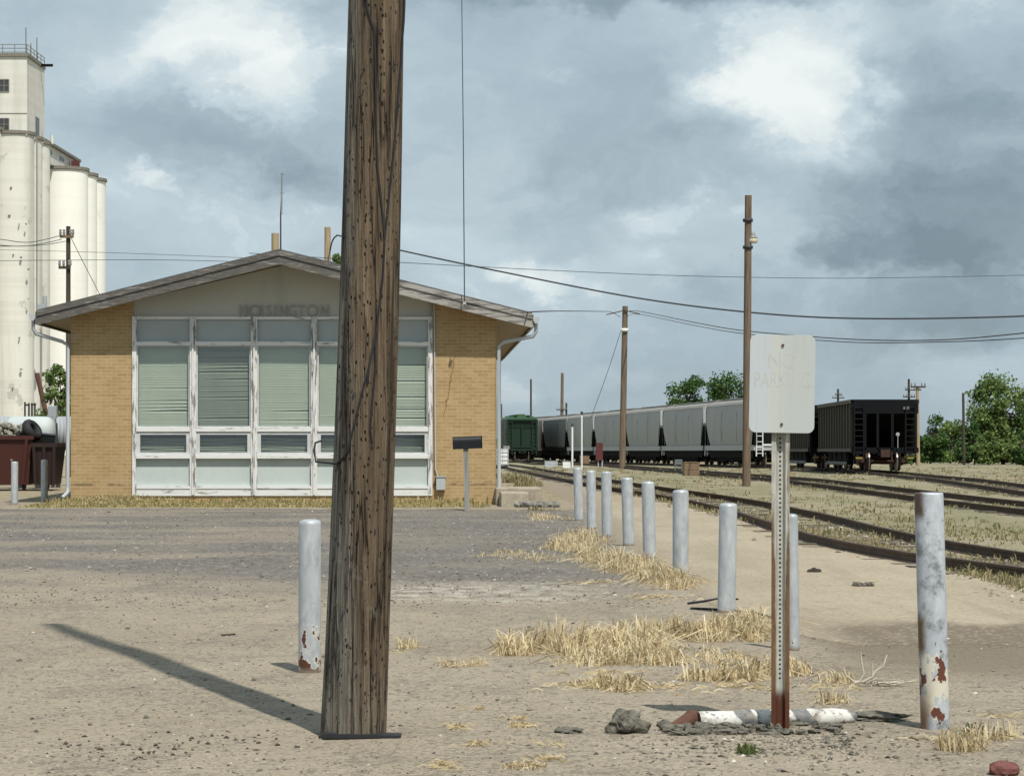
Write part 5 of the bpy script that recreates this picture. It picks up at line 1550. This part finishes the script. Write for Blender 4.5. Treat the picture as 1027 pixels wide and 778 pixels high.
# ------------------------------------------------------------------ trees
def tree(label, px, Y, pyt, halfw, seed, leaf, n=5200, pyb=None, ls=.26, base_h=.25, low=0, cat='tree', name='tree', group='trees round the rail yard', nl=30):
    x = (px - CX)*Y/F; z0_ = g(x, Y); H = EYE + (YH - pyt)*Y/F - z0_; Wd = halfw*Y/F
    r = random.Random(seed)
    t = thing(name, label, cat, (x, Y, z0_), group=group)
    tr = MB(); rb = max(.06, H*.022)
    top = Vector((r.uniform(-.2, .2), r.uniform(-.2, .2), H*.72))
    mid = Vector((r.uniform(-.15, .15), 0, H*.35))
    tr.tube([(0, 0, -.2), mid, top], [rb*1.25, rb*.85, rb*.2], 8)
    clumps = []
    for i in range(nl):
        a = r.uniform(0, 2*math.pi); u = r.uniform(base_h, .96)
        if r.random() < low: u = r.uniform(base_h, .5)
        wr = math.sin(math.pi * min(1, max(.06 if not low else .3, (u - base_h*.55) / (1.06 - base_h*.55)))) ** .6
        d_ = Wd * wr * math.sqrt(r.uniform(.08, 1)) * .82
        c = Vector((math.cos(a)*d_, math.sin(a)*d_*.9, H*u))
        clumps.append((c, r.uniform(.55, 1.15) * min(Wd, H*.5) * .34))
        s = mid.lerp(top, r.uniform(0, .8))
        e = s.lerp(c, .5) + Vector((0, 0, H*.03))
        tr.tube([s, e, c], [rb*.38, rb*.22, rb*.06], 5)
    tr.build('trunk', MT['bark'], t)
    lf = MB(); vs = []; fs = []
    for i in range(n):
        c, cr = clumps[i % nl] if r.random() < .93 else r.choice(clumps)
        d_ = Vector((r.gauss(0, 1), r.gauss(0, 1), r.gauss(0, .75)))
        d_ = d_.normalized() * cr * (r.random() ** .45)
        if r.random() < .12: d_ *= 1.35
        p = c + d_
        if p.z < .15: continue
        s = ls * r.uniform(.55, 1.25)
        nrm = (d_.normalized()*.6 + Vector((r.gauss(0, .6), r.gauss(0, .6), r.gauss(0, .6) + .3))).normalized()
        u = nrm.orthogonal().normalized(); an_ = r.uniform(0, 6.28)
        u = (Matrix.Rotation(an_, 3, nrm) @ u); v = nrm.cross(u)
        k = len(vs)
        vs += [p - u*s*.5, p + v*s*.30 + nrm*s*.06, p + u*s*.5, p - v*s*.30 + nrm*s*.06]
        fs.append((k, k+1, k+2, k+3))
    lf.add(vs, fs); lf.build('crown', leaf, t, recalc=False)
    return t
tree('round green tree top left one of the two above the grey hopper cars', 690, 262, 379, 25, 11, MT['leaf'], 4200, base_h=.45, ls=.34)
tree('wide green tree top right one of the two above the grey hopper cars', 727, 265, 376, 33, 12, MT['leaf'], 5200, base_h=.45, ls=.34, nl=34)
tree('tall light green tree at the right edge of the rail yard', 1006, 215, 379, 40, 13, MT['leaf_pale'], 17000, base_h=.04, ls=.32, nl=80, low=.5)
tree('green tree cut off by the picture edge beyond the rail yard', 1050, 222, 376, 36, 14, MT['leaf'], 8000, base_h=.05, ls=.34, nl=50, low=.5)
tree('dense dark bush right behind the pale yellow pole', 933, 228, 414, 20, 15, MT['leaf'], 5200, base_h=.02, ls=.30, nl=36, cat='bush', name='bush', low=.6)
tree('loose pale bush between the yellow pole and the dark pole', 953, 236, 419, 21, 16, MT['leaf_pale'], 5200, base_h=.02, ls=.30, nl=36, cat='bush', name='bush', low=.6)
tree('bushy green shrub at the foot of the dark pole', 977, 212, 424, 20, 17, MT['leaf'], 4600, base_h=.02, ls=.30, nl=36, cat='bush', name='bush', low=.6)
tree('low dark shrub under the tree at the right edge', 1027, 190, 432, 14, 18, MT['leaf'], 2800, base_h=.02, ls=.26, nl=24, cat='bush', name='bush', low=.6)
tree('pale round bush between the dark pole and the tall light green tree', 992, 205, 428, 17, 22, MT['leaf_pale'], 4200, base_h=.02, ls=.28, nl=30, cat='bush', name='bush', low=.6)
tree('low green shrub behind the wheels of the black hopper car', 914, 205, 446, 12, 19, MT['leaf'], 1800, base_h=.02, ls=.26, nl=16, cat='bush', name='bush', low=.6)
tree('thin leafy tree between the cream silo and the left corner of the building', 58, 108, 364, 25, 20, MT['leaf_pale'], 2400, base_h=.3, ls=.20, nl=34)
tree('green tree top peeping over the right roof slope by the looping wire', 340, 105, 250, 20, 21, MT['leaf_pale'], 1500, base_h=.55, ls=.24, nl=16)
# soil heap by the bushes
q = MB(); 
hp = at(950, 461); q.rock((0, 0, .1), 1.5, 1.2, .55, 4, 4, .35)
o = q.build('soil_heap', simple('grey_soil', (.20, .175, .14), .95, .3, 3, bump=.6, bscale=6), None, hp); tag(o, 'low grey heap of soil in front of the bushes', 'soil heap')

# ------------------------------------------------------------------ grass
def blades(mb, c, n, h, spread, r, droop=.5, w=.006, lean=(0, 0)):
    """grass blades: some stand, some arch over and touch the ground"""
    for i in range(n):
        a = r.uniform(0, 6.283); d_ = spread * math.sqrt(r.random())
        x, y = c[0] + math.cos(a)*d_, c[1] + math.sin(a)*d_*.8
        z = g(x, y)
        hh = h * r.uniform(.35, 1.2)
        la = r.uniform(0, 6.283); arch = r.random() < .30 * droop
        ln = hh * (r.uniform(.7, 1.5) if arch else r.uniform(.1, .8)) * droop
        dx, dy = math.cos(la)*ln + lean[0]*hh, math.sin(la)*ln + lean[1]*hh
        ww = w * r.uniform(.55, 1.25); wa = r.uniform(0, 3.14); ux, uy = math.cos(wa)*ww, math.sin(wa)*ww*.6
        p0 = (x, y, z - .005)
        if arch:
            zp = hh * r.uniform(.35, .7)
            p1 = (x + dx*.38, y + dy*.38, z + zp); p2 = (x + dx*1.15, y + dy*1.15, z + .012)
            q = ww * .5
            mb.add([(p0[0]-ux, p0[1]-uy, p0[2]), (p0[0]+ux, p0[1]+uy, p0[2]), (p1[0]+ux*.7, p1[1]+uy*.7, p1[2] - q), (p1[0]-ux*.7, p1[1]-uy*.7, p1[2] + q), (p2[0], p2[1], p2[2] - q), (p2[0], p2[1], p2[2] + q)], [(0, 1, 2, 3), (3, 2, 4, 5)])
            continue
        p1 = (x + dx*.35, y + dy*.35, z + hh*.72)
        sag = r.uniform(.0, .45) * droop
        p2 = (x + dx, y + dy, z + hh*(1 - sag))
        mb.add([(p0[0]-ux, p0[1]-uy, p0[2]), (p0[0]+ux, p0[1]+uy, p0[2]), (p1[0]+ux*.8, p1[1]+uy*.8, p1[2]), (p1[0]-ux*.8, p1[1]-uy*.8, p1[2]), p2], [(0, 1, 2, 3), (3, 2, 4)])
def strands(mb, c, n, L, spread, r, w=.004):
    """broken straws lying about"""
    for i in range(n):
        a = r.uniform(0, 6.283); d_ = spread * abs(r.gauss(0, .6))
        x, y = c[0] + math.cos(a)*d_, c[1] + math.sin(a)*d_
        la = r.gauss(0, .7) + (math.pi if r.random() < .5 else 0); l = L * r.uniform(.4, 1.3)
        x2, y2 = x + math.cos(la)*l, y + math.sin(la)*l
        z, z2 = g(x, y) + r.uniform(.002, .02), g(x2, y2) + r.uniform(.002, .02)
        mx_, my_, mz_ = (x+x2)/2, (y+y2)/2 + r.gauss(0, .1)*l, (z+z2)/2 + r.uniform(0, .02)
        ww = w * r.uniform(.6, 1.3)
        mb.add([(x, y, z-ww), (x, y, z+ww), (mx_, my_, mz_+ww), (mx_, my_, mz_-ww), (x2, y2, z2+ww*.5), (x2, y2, z2-ww*.5)], [(0, 1, 2, 3), (3, 2, 4, 5)])
def band(specs, seed, name, mat, w=.006, droop=.9):
    r = random.Random(seed); mb = MB()
    for (xa, ya, xb, yb, k, n, h, sp) in specs:
        for i in range(k):
            f = r.random(); px, py = xa + (xb-xa)*f + r.gauss(0, 3), ya + (yb-ya)*f + r.gauss(0, 2.2)
            p = at(px, py)
            q = r.random(); ln_ = (r.gauss(0, .35), r.gauss(0, .3))
            blades(mb, p, int(n*r.uniform(.5, 1.3)), h*r.uniform(.5, 1.3), sp*r.uniform(.5, 1.1), r, droop * r.uniform(.6, 1.5), w, ln_)
            if q < .6: blades(mb, p, int(n*.35), h*.55, sp*1.5, r, 1.7, w*.9, (r.gauss(0, .8), r.gauss(0, .6)))
    return tag(mb.build(name, mat, recalc=False), kind='stuff')
band([(505, 654, 640, 652, 20, 75, .20, .14), (560, 666, 690, 664, 16, 60, .15, .16), (610, 650, 755, 634, 22, 80, .20, .13), (590, 640, 680, 634, 9, 60, .15, .12),
      (720, 640, 760, 640, 5, 60, .15, .1),
      (690, 684, 805, 676, 15, 60, .13, .11), (585, 690, 640, 690, 7, 50, .11, .10), (690, 664, 740, 664, 5, 40, .09, .1),
      (560, 548, 640, 575, 20, 80, .20, .22), (640, 575, 680, 588, 11, 90, .22, .16), (600, 556, 660, 585, 14, 70, .20, .2), (490, 556, 560, 560, 14, 22, .10, .25), (530, 520, 580, 522, 8, 35, .12, .25), (565, 540, 605, 545, 8, 60, .2, .25),
      ], 31, 'dry_grass', MT['straw'])
rs = random.Random(99); mbs = MB()
for (px, py, n, L, sp) in ((459, 731, 30, .06, .10), (478, 748, 34, .06, .11), (446, 770, 36, .07, .12), (520, 722, 24, .05, .08), (548, 762, 30, .07, .14), (480, 712, 10, .04, .06), (555, 748, 14, .06, .10),
                           (600, 676, 40, .09, .3), (680, 690, 60, .09, .4), (750, 690, 50, .09, .35), (640, 660, 60, .1, .5), (960, 745, 50, .08, .25), (1000, 720, 20, .08, .2), (830, 690, 40, .08, .25), (560, 690, 20, .08, .3), (390, 655, 14, .06, .15), (590, 585, 60, .1, .5), (650, 600, 60, .1, .5)):
    strands(mbs, at(px, py), n, L, sp, rs)
tag(mbs.build('loose_straw', MT['straw'], recalc=False), kind='stuff')
def tuft(label, px, py, n, h, sp, seed, mat=None, lean=(0, 0), droop=.8, cat='grass tuft'):
    r = random.Random(seed); p = at(px, py); mb = MB(); blades(mb, p, n, h, sp, r, droop, .005, lean); strands(mb, p, n // 4, .08, sp * .8, r)
    o = mb.build('grass_tuft', mat or MT['straw'], recalc=False)
    # move the origin to the tuft's foot
    o.data.transform(Matrix.Translation(-p)); o.location = p
    return tag(o, label, cat, 'dry grass tufts on the bare ground')
tuft('small upright straw tuft just right of the thick pole', 409, 650, 90, .10, .09, 41)
tuft('flattened straw tuft alone on the dirt, right of the small upright one', 465, 668, 70, .07, .17, 42, lean=(-.5, 0), droop=1.2)
tuft('straw tuft at the foot of the rust blotched bollard', 962, 752, 140, .14, .12, 43, lean=(-.1, -.2))
tuft('thin straw tuft at the right edge beside the rust blotched bollard', 1003, 741, 60, .12, .12, 44)
tuft('straw tuft behind the striped fallen pipe', 836, 705, 60, .10, .10, 45)
tuft('straw tuft left of the bleached branch', 842, 684, 70, .09, .13, 46, lean=(-.3, 0))
tuft('flat straw scrap in the foreground below the dark lump', 528, 770, 60, .04, .12, 47, droop=1.3)
tuft('flat straw scrap between the thick pole and the dark lump', 523, 729, 50, .04, .08, 48, droop=1.3)
tuft('small green weed in front of the sign post', 748, 756, 60, .07, .05, 49, MT['greenweed'], cat='weed')
tuft('green weed growing in the straw right of the rust blotched bollard', 978, 738, 40, .09, .06, 50, MT['greenweed'], cat='weed')

# lawn strip in front of the depot
r = random.Random(61); mb = MB()
for i in range(1500):
    x = r.uniform(-10.9, -.6); y = r.uniform(57.2, 60.75)
    if x > -2.0 and r.random() < .7: continue
    dn = mnoise.noise(Vector((x*.5, y*.5, 1)))
    if r.random() > .75 + dn: continue
    blades(mb, (x, y), 12, .09 + .10*max(0, dn) + .11*sstep(59.2, 60.6, y), .18, r, .6, .02)
tag(mb.build('lawn', MT['lawn'], recalc=False), kind='stuff')
mb = MB()
for (px, py, n, h, sp) in ((270, 500, 140, .22, .5), (290, 500, 80, .25, .3), (95, 500, 120, .16, .5), (110, 499, 80, .14, .4), (520, 484, 260, .3, .6), (530, 488, 200, .26, .5), (512, 480, 200, .26, .6), (545, 512, 40, .1, .4)):
    p = at(px, py); blades(mb, p, n, h, sp, r, .6, .02)
tag(mb.build('weeds', MT['weed'], recalc=False), kind='stuff')

# weeds over the rail yard
r = random.Random(71); mb = MB()
for i in range(6500):
    y = 27 + 150 * r.random() ** 1.35
    xr = .215 * y + 1
    ex_ = edge_x(y) if y < 112 else 0.0
    x = r.uniform(ex_, max(xr, ex_ + 1))
    dn = mnoise.noise(Vector((x*.35, y*.13, 4))) + .35*mnoise.noise(Vector((x*1.3, y*.6, 9)))
    if r.random() > .42 + dn: continue
    blades(mb, (x, y), 5, r.choice((.04, .06, .08, .12)), .16, r, .8, .008 + y*.00016)
# denser straw along the platform's edge
for i in range(1300):
    y = 22 + 70 * r.random() ** 1.5; x = edge_x(y) + abs(r.gauss(0, .22)) - .05
    blades(mb, (x, y), 6, r.choice((.05, .08, .13)), .10, r, .7, .006 + y*.0001)
tag(mb.build('yard_weeds', MT['weed'], recalc=False), kind='stuff')

# ------------------------------------------------------------------ stones
def stones(seed, n, fn, mat, name):
    r = random.Random(seed); vs = []; fs = []
    tet = [Vector(v) for v in ((1, 0, 0), (-1, 0, 0), (0, 1, 0), (0, -1, 0), (0, 0, 1), (0, 0, -1))]
    fc = [(0,2,4), (2,1,4), (1,3,4), (3,0,4), (2,0,5), (1,2,5), (3,1,5), (0,3,5)]
    for i in range(n):
        x, y, s = fn(r)
        z = g(x, y); k = len(vs); q = Matrix.Rotation(r.uniform(0, 6.28), 3, 'Z') @ Matrix.Rotation(r.uniform(-.5, .5), 3, 'X')
        sx, sy, sz = s*r.uniform(.6, 1.4), s*r.uniform(.6, 1.3), s*r.uniform(.3, .8)
        for v in tet:
            p = q @ Vector((v.x*sx*r.uniform(.7, 1.2), v.y*sy*r.uniform(.7, 1.2), v.z*sz))
            vs.append((x + p.x, y + p.y, z + p.z + sz*.25))
        fs += [tuple(a + k for a in f) for f in fc]
    mb = MB().add(vs, fs); return tag(mb.build(name, mat, recalc=False), kind='stuff')
def f1(r):
    y = 11.5 + 18 * r.random() ** 1.3; x = r.uniform(-.215*y, .215*y)
    return x, y, r.choice((.004, .005, .006, .008, .011)) * (1 if r.random() < .95 else 2.0)
stones(81, 9000, f1, MT['stone'], 'gravel')
def f2(r):
    y = r.uniform(24, 58); x = r.uniform(-.22*y, 1.6); return x, y, r.choice((.008, .011, .014, .020)) * (1 if r.random() < .97 else 1.8)
stones(82, 6500, f2, MT['stone'], 'lot_gravel')
def f3(r):
    y = 24 + 60*r.random()**1.3; x = edge_x(y) + r.gauss(.5, .5); return x, y, r.choice((.015, .02, .03, .045))
stones(83, 2500, f3, MT['stone'], 'ballast')
def f4(r):   # pebbly litter round the foot of the sign
    p = at(r.gauss(760, 90), r.gauss(747, 10)); return p.x, p.y, r.choice((.006, .008, .012, .016))
stones(84, 500, f4, MT['stone'], 'rubble_bits')
def f5(r):
    p = at(r.gauss(125, 35), r.gauss(755, 8)); return p.x, p.y, r.choice((.005, .007, .010))
stones(85, 60, f5, MT['clod'], 'dark_gravel')

def f6(r):
    p = at(r.gauss(800, 80), r.gauss(748, 11)); return p.x, p.y, r.choice((.006, .009, .013, .02))
stones(86, 300, f6, MT['asphalt_lump'], 'asphalt_crumbs')
def f7(r):
    y = 12 + 17 * r.random(); x = r.uniform(-.215*y, 2.4); return x, y, r.choice((.012, .016, .022))
stones(87, 80, f7, MT['asphalt_lump'], 'scattered_stones')
def f8(r):
    p = at(r.choice((85, 165, 205, 240)) + r.gauss(0, 22), r.choice((738, 752, 746)) + r.gauss(0, 4)); return p.x, p.y, r.choice((.008, .012, .018))
stones(88, 70, f8, MT['clod'], 'dark_crumbs')
def f9(r):
    y = 20 + 35*r.random()**1.4; x = r.uniform(2.2, edge_x(y)); return x, y, r.choice((.006, .009, .013))
stones(89, 700, f9, MT['stone'], 'platform_gravel')
# ------------------------------------------------------------------ loose things on the ground
def lump(name, label, cat, px, py, sx, sy, sz, seed, mat, sub=4, amp=.55, group=None):
    p = at(px, py); q = MB(); q.rock((0, 0, sz*.55), sx, sy, sz, seed, sub, amp)
    return tag(q.build(name, mat, None, p), label, cat, group)
lump('concrete_chunk', 'rough grey lump of broken asphalt lying left of the fallen pipe', 'rubble', 629, 734, .10, .09, .072, 3, MT['asphalt_lump'])
lump('rubble_chunk', 'flat dark grey lump on the dirt left of the rough grey one', 'rubble', 571, 734, .075, .06, .018, 5, MT['asphalt_lump'])
lump('dirt_clod', 'dark clod lying on the tan platform', 'clod', 817, 574, .07, .06, .035, 6, MT['clod'])
lump('brick_fragment', 'dull red brick fragment at the bottom right corner', 'brick', 1007, 776, .075, .07, .042, 8, MT['redbrick'], 3, .25)
lump('rubble_chunk', 'broken asphalt pieces at the foot of the rust blotched bollard', 'rubble', 880, 722, .16, .08, .03, 10, MT['asphalt_lump'])
q = MB(); rr = random.Random(4)
for i in range(9): q.rock((rr.uniform(-.09, .09), rr.uniform(-.05, .05), .02), rr.uniform(.02, .05), .03, rr.uniform(.01, .03), i, 2, .6)
for i in range(10): q.tube([(rr.uniform(-.12, .1), rr.uniform(-.05, .05), .02), (rr.uniform(-.12, .12), rr.uniform(-.05, .05), .05)], .004, 5)
tag(q.build('debris_scrap', MT['asphalt_lump'], None, at(866, 588)), 'ragged dark scrap lying on the tan platform left of the rusty bollard', 'debris')
# cracked crust of asphalt before the fallen pipe
q = MB(); rr = random.Random(12)
for i in range(60):
    f = rr.random(); p = at(672 + 170*f + rr.uniform(-8, 8), 731 + rr.uniform(-4, 6)); q.rock((p.x, p.y, p.z + .012), rr.uniform(.015, .06), rr.uniform(.015, .05), rr.uniform(.008, .028), i, 2, .7)
tag(q.build('rubble', MT['asphalt_lump']), kind='stuff')

# fallen striped pipe
fp = at(770, 727); pa = at(700, 728); pb = at(858, 724)
pi = thing('fallen_pipe', 'broken pipe post with grey and white diagonal stripes lying behind the sign post', 'pipe', fp)
def make_stripe():
    m = Mat('striped_pipe_paint', .6, .3); o_ = m.obj(); X, Y, Z = m.sep(o_)
    n_ = m.noise(o_, 9, 6, .7)
    f = m.math('FRACT', m.math('ADD', m.math('MULTIPLY', X, 3.1), m.math('ADD', m.math('MULTIPLY', Z, 2.6), m.math('MULTIPLY', n_, .15))))
    c = m.mix(m.ss(f, .66, .70), (.62, .61, .57), (.14, .15, .16))
    c = m.mix(m.math('MULTIPLY', m.ss(m.noise(o_, 12, 7, .72), .46, .60), .8), c, (.27, .245, .205))
    c = m.mix(m.ss(m.noise(m.map(o_, (1, 1, 1), (3, 1, 7)), 22, 6, .7), .54, .62), c, (.13, .125, .12))
    m.color(c); return m.m
def pipe(pts, rad, n=24, amp=.03, seed=0):
    m = MB(); m.tube(pts, rad, n)
    for i, v in enumerate(m.v):
        q_ = Vector(v); m.v[i] = tuple(q_ + Vector((0, 1, 1)) * (amp * .2 * mnoise.noise(q_ * 9 + Vector((seed, 0, 0)))))
    return m
A = pa - fp; Bv = pb - fp
ln = [A.lerp(Bv, i/14) + Vector((0, 0, .032)) for i in range(15)]
pipe(ln, [.052]*12 + [.050, .045, .025]).build('pipe_shaft', make_stripe(), pi)
A2 = at(676, 729) - fp
ln = [(A2 + Vector((-.05, 0, .0))), A2 + Vector((.0, 0, .012)), A2 + Vector((.06, 0, .022)), A + Vector((-.03, 0, .032)), A + Vector((.002, 0, .034))]
pipe(ln, [.012, .028, .040, .054, .056], 18, .12, 3).build('broken_end', MT['rust'], pi)

# black cable on the ground, dead branch
def ground_tube(name, label, cat, pix, r, mat, h=.012):
    pts = [at(*p) + Vector((0, 0, h)) for p in pix]; q = MB(); q.tube(pts, r, 6); o = q.build(name, mat); return tag(o, label, cat)
ground_tube('cable', 'black cable trailing on the ground by the first bollard of the row', 'cable', [(690, 606), (705, 604), (722, 601), (740, 602)], .011, MT['rubber'])
ground_tube('cable', 'second black cable on the ground crossing behind the sign post', 'cable', [(693, 611), (718, 612), (740, 614), (760, 616), (776, 621)], .011, MT['rubber'])
bp = at(872, 688); br = MB(); rr = random.Random(15)
def br_(pts, r): br.tube([Vector(p) for p in pts], [r * (1 - .6*i/(len(pts)-1)) for i in range(len(pts))], 6)
br_([(-.10, 0, .02), (-.06, 0, .03), (-.035, 0, .08), (-.05, .01, .16), (-.055, .01, .22)], .011)
br_([(-.035, 0, .03), (-.10, 0, .03), (-.15, 0, .07), (-.165, .0, .12)], .010)
br_([(-.04, 0, .03), (.02, 0, .06), (.04, 0, .10), (.09, 0, .13), (.115, .02, .20)], .010)
br_([(.02, 0, .06), (.02, 0, .15)], .007)
for i in range(12):
    x = rr.uniform(-.05, .12); br_([(x, 0, .02), (x + rr.uniform(.03, .12), rr.uniform(-.1, .1), rr.uniform(.01, .05)), (x + rr.uniform(.1, .2), rr.uniform(-.12, .1), rr.uniform(.01, .05))], .006)
tag(br.build('dead_branch', MT['twig'], None, bp), 'bleached dead branch lying between the sign and the rusty bollard', 'branch')
br = MB(); br_([(-.14, 0, .05), (-.03, 0, .02), (.05, 0, .015)], .008); br_([(.1, 0, .0), (.07, 0, .06), (.09, 0, .11)], .006); br_([(.02, 0, .01), (.2, .02, .03)], .005)
tag(br.build('dead_branch', MT['twig'], None, at(992, 738)), 'thin bleached twig among straw at the right edge', 'twig')
ground_tube('twig', 'thin dark stick lying left of the pale bollard', 'stick', [(222, 638), (236, 637)], .007, MT['clod'])

# ------------------------------------------------------------------ camera and render settings
cam = bpy.data.cameras.new('camera'); co = bpy.data.objects.new('camera', cam); C.objects.link(co)
co.location = (0, 0, EYE); co.rotation_euler = (R(90), 0, 0)
cam.sensor_fit = 'HORIZONTAL'; cam.sensor_width = 36; cam.lens = 36 * F / 1027
cam.shift_x = 0; cam.shift_y = (YH - 389) / 1027
cam.clip_start = .1; cam.clip_end = 8000
S.camera = co
S.render.engine = 'CYCLES'
S.view_settings.view_transform = 'Standard'; S.view_settings.look = 'None'
S.view_settings.exposure = .28; S.view_settings.gamma = 1
S.cycles.max_bounces = 6; S.cycles.diffuse_bounces = 3; S.cycles.glossy_bounces = 3; S.cycles.transparent_max_bounces = 12
S.cycles.caustics_reflective = False; S.cycles.caustics_refractive = False
S.cycles.use_denoising = True
W.cycles.sampling_method = 'MANUAL'; W.cycles.sample_map_resolution = 512
